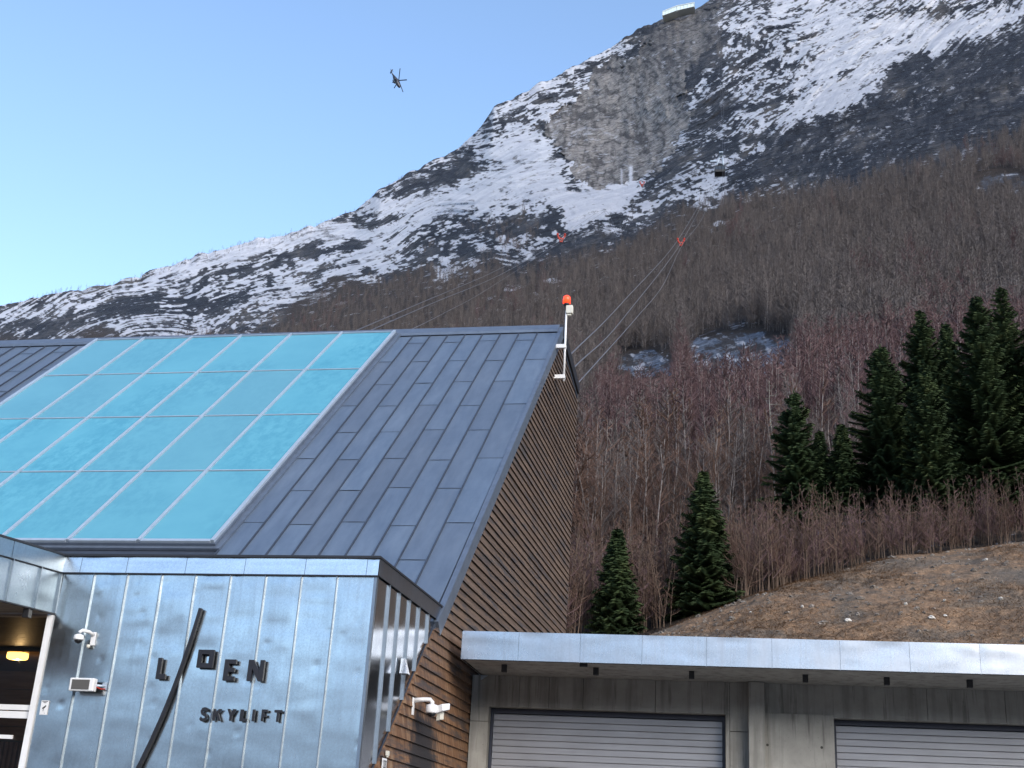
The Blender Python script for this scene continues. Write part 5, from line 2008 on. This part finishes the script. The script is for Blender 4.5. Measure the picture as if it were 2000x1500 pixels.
spacer(1330, 474, 290, 'red rope spacer on the ropes right of the beacon', 0.85)
spacer(1096, 466, 290, 'red rope spacer in front of the snow gully, above the beacon', 0.95)
spacer(1254, 360, 430, 'tiny red rope spacer at the foot of the frozen fall', 0.8)
p = at_dist(1406, 334, 420)
cab = thing('cable_cabin', 'black cable car cabin hanging in front of the dark cliff', 'cable car', tuple(p), math.atan2(-p[0], p[1]))
cab.scale = (1.0,) * 3
W_, D_, H_ = 1.95, 1.9, 1.35
body = MB()
body.hexa([(-W_ * .94, -D_, -H_), (W_ * .94, -D_, -H_), (W_ * .94, D_, -H_), (-W_ * .94, D_, -H_)], [(-W_, -D_, -H_ + 1.0), (W_, -D_, -H_ + 1.0), (W_, D_, -H_ + 1.0), (-W_, D_, -H_ + 1.0)])
body.box(-W_, W_, -D_, D_, H_ - 0.35, H_)
body = body.build('body', M['black'], cab, bevel=0.12)
M['cab_glass'] = N('cabin_glass').set(col=(0.04, 0.05, 0.065), rough=0.15, spec=0.4).m
for sx_ in (-1.28, 0, 1.28):
    MB().box(sx_ - 0.58, sx_ + 0.58, -D_ - 0.01, -D_ + 0.06, -H_ + 1.0, H_ - 0.35).build('window', M['cab_glass'], cab)
    MB().box(sx_ - 0.58, sx_ + 0.58, D_ - 0.06, D_ + 0.01, -H_ + 1.0, H_ - 0.35).build('window', M['cab_glass'], cab)
for sx_ in (-1, 1):
    MB().box(sx_ * (W_ - 0.03) - 0.03, sx_ * (W_ - 0.03) + 0.03, -D_ + 0.1, D_ - 0.1, -H_ + 1.0, H_ - 0.35).build('window', M['cab_glass'], cab)
    for yy_ in (-1, 1):
        MB().box(sx_ * (W_ - 0.06) - 0.06, sx_ * (W_ - 0.06) + 0.06, yy_ * (D_ - 0.06) - 0.06, yy_ * (D_ - 0.06) + 0.06, -H_ + 1.0, H_ - 0.35).build('corner_post', M['black'], cab)
    MB().tube([(sx_ * 1.5, 0.2, H_ - 0.05), (sx_ * 0.35 + 0.5, 0.1, 6.2)], [0.30, 0.22], 8).build('hanger_arm', M['alu'], cab, True)
MB().box(-0.1, 1.1, -0.25, 0.35, 6.1, 6.7).box(-0.25, 1.25, -1.8, 2.0, 6.6, 6.95).build('carriage', M['alu'], cab)
MB().tube([(-1.2, 0, 4.0), (1.2, 0, 4.0)], 0.10, 8).box(-3.4, -1.2, -0.5, 0.5, 3.7, 4.15).build('service_platform', M['alu'], cab)

# top station on the skyline
M['station_glass'] = N('station_glass').set(col=(0.45, 0.57, 0.65), rough=0.4, spec=0.3).m
M['pale_steel'] = flat('pale_steel', (0.36, 0.42, 0.46), 0.4, 0.1, 0.06)
pl = [at_dist(1294, 30, 1330), at_dist(1322, 20, 1330), at_dist(1356, 12, 1330)]
hgt = [4.8, 5.6, 4.6]
top = thing('summit_station', 'small glazed viewing station on the mountain skyline', 'building', tuple(pl[1]))
back = Vector((0.1, 14, 0))
for i in (0, 1):
    a, b = Vector(pl[i]), Vector(pl[i + 1])
    for k in range(5):
        s0, s1 = a.lerp(b, k / 5 + 0.006), a.lerp(b, (k + 1) / 5 - 0.006)
        h0, h1 = hgt[i] + (hgt[i + 1] - hgt[i]) * k / 5, hgt[i] + (hgt[i + 1] - hgt[i]) * (k + 1) / 5
        MB().hexa([s0, s1, s1 + back * 0.01, s0 + back * 0.01], [s0 + Vector((0, 0, h0)), s1 + Vector((0, 0, h1)), s1 + Vector((0, 0, h1)) + back * 0.01, s0 + Vector((0, 0, h0)) + back * 0.01]).build('pane', M['station_glass'], top)
    MB().hexa([a + Vector((0, -0.6, hgt[i])), b + Vector((0, -0.6, hgt[i + 1])), b + back + Vector((0, 0, hgt[i + 1])), a + back + Vector((0, 0, hgt[i]))],
              [a + Vector((0, -0.6, hgt[i] + 1.1)), b + Vector((0, -0.6, hgt[i + 1] + 1.1)), b + back + Vector((0, 0, hgt[i + 1] + 1.1)), a + back + Vector((0, 0, hgt[i] + 1.1))]).build('roof', M['pale_steel'], top)
    MB().hexa([a + Vector((0, -0.2, -0.45)), b + Vector((0, -0.2, -0.45)), b + back + Vector((0, 0, -0.45)), a + back + Vector((0, 0, -0.45))],
              [a + Vector((0, -0.2, -0.1)), b + Vector((0, -0.2, -0.1)), b + back + Vector((0, 0, -0.1)), a + back + Vector((0, 0, -0.1))]).build('floor_slab', M['pale_steel'], top)
for i in range(3):
    a = Vector(pl[i])
    MB().tube([a + Vector((0, -0.3, -3)), a + Vector((0, -0.3, hgt[i] + 1.0))], 0.35, 8).build('column', M['pale_steel'], top, True)
rebase(top)

# helicopter, nose towards lower right, seen from below
p = at_dist(773, 158, 400)
heli = thing('helicopter', 'dark helicopter flying in the clear sky left of the mountain', 'helicopter', tuple(p))
Fw = Vector(FWD)
Rt, Up = Vector(RIGHT), -Vector(DOWN)
hx = (Rt * 0.50 - Up * 0.78 - Fw * 0.25).normalized()           # nose
hz_ = (Up * 0.42 + Rt * 0.50 + Fw * 0.62)
hz_ = (hz_ - hx * hz_.dot(hx)).normalized()
hy = hz_.cross(hx)
heli.rotation_euler = Matrix((hx, hy, hz_)).transposed().to_euler()
heli.scale = (0.62,) * 3
fus_ = MB().tube([(5.2, 0, -0.4), (4.7, 0, -0.3), (3.6, 0, 0), (1.5, 0, 0.15), (-1.0, 0, 0.2), (-2.6, 0, 0.45), (-4.0, 0, 0.75)], [0.15, 0.62, 1.02, 1.18, 1.15, 0.8, 0.42], 14).build('fuselage', M['heli'], heli, True)
MB().tube([(-3.6, 0, 0.7), (-7.2, 0, 1.05)], [0.46, 0.22], 10).build('tail_boom', M['heli'], heli, True)
MB().prism([(-6.8, -0.08, 1.0), (-7.6, -0.08, 1.0), (-8.5, -0.08, 3.0), (-7.8, -0.08, 3.0)], (0, 0.16, 0)).build('tail_fin', M['heli'], heli)
MB().box(-7.6, -6.9, -0.2, 1.9, 1.5, 1.62).build('tailplane', M['heli'], heli)
MB().tube([(1.6, 0, 1.0), (0, 0, 1.5), (-1.6, 0, 1.0)], [0.45, 0.65, 0.4], 10).build('engine_cowl', M['heli'], heli, True)
mast = MB().lathe((0, 0, 1.6), (0, 0, 1), [(0, 0.2), (0.5, 0.2), (0.5, 0.42), (0.75, 0.3)], 12).build('rotor_hub', M['black'], heli)
for k in range(5):
    a = math.radians(72 * k + 22)
    c_, s_ = math.cos(a), math.sin(a)

    def rr_(u, v, w):
        return (u * c_ - v * s_, u * s_ + v * c_, w)
    MB().hexa([rr_(0.3, -0.28, 2.14), rr_(7.0, -0.30, 2.5), rr_(7.0, 0.30, 2.5), rr_(0.3, 0.28, 2.14)], [rr_(0.3, -0.28, 2.24), rr_(7.0, -0.30, 2.56), rr_(7.0, 0.30, 2.56), rr_(0.3, 0.28, 2.24)]).build('rotor_blade', M['heli'], heli)
tr = MB().lathe((-8.0, 0.1, 2.4), (0, 1, 0), [(0, 0.15), (0.35, 0.15)], 8).build('tail_rotor', M['black'], heli)
for k in range(4):
    a = math.radians(90 * k + 20)
    q = Vector((-8.0, 0.42, 2.4))
    d = Vector((math.cos(a), 0, math.sin(a)))
    e = Vector((-math.sin(a), 0, math.cos(a))) * 0.11
    MB().prism([q - e, q + d * 1.3 - e, q + d * 1.3 + e, q + e], (0, 0.05, 0)).build('tail_blade', M['black'], tr)
for sg in (-1, 1):
    MB().tube([(0.9, 1.0 * sg, -0.55), (-0.5, 1.55 * sg, -0.6), (-1.9, 1.2 * sg, -0.4)], [0.25, 0.38, 0.2], 8).build('sponson', M['heli'], heli, True)
    MB().lathe((-0.5, 1.6 * sg - 0.12, -1.05), (0, 1, 0), [(0, 0.34), (0.24, 0.34)], 12).build('wheel', M['black'], heli)
MB().lathe((3.0, -0.12, -1.15), (0, 1, 0), [(0, 0.28), (0.24, 0.28)], 12).build('wheel', M['black'], heli)
MB().tube([(3.9, 0, 0.62), (2.6, 0, 0.98)], [0.50, 0.42], 10).build('windscreen', M['dark_glass'], heli, True)
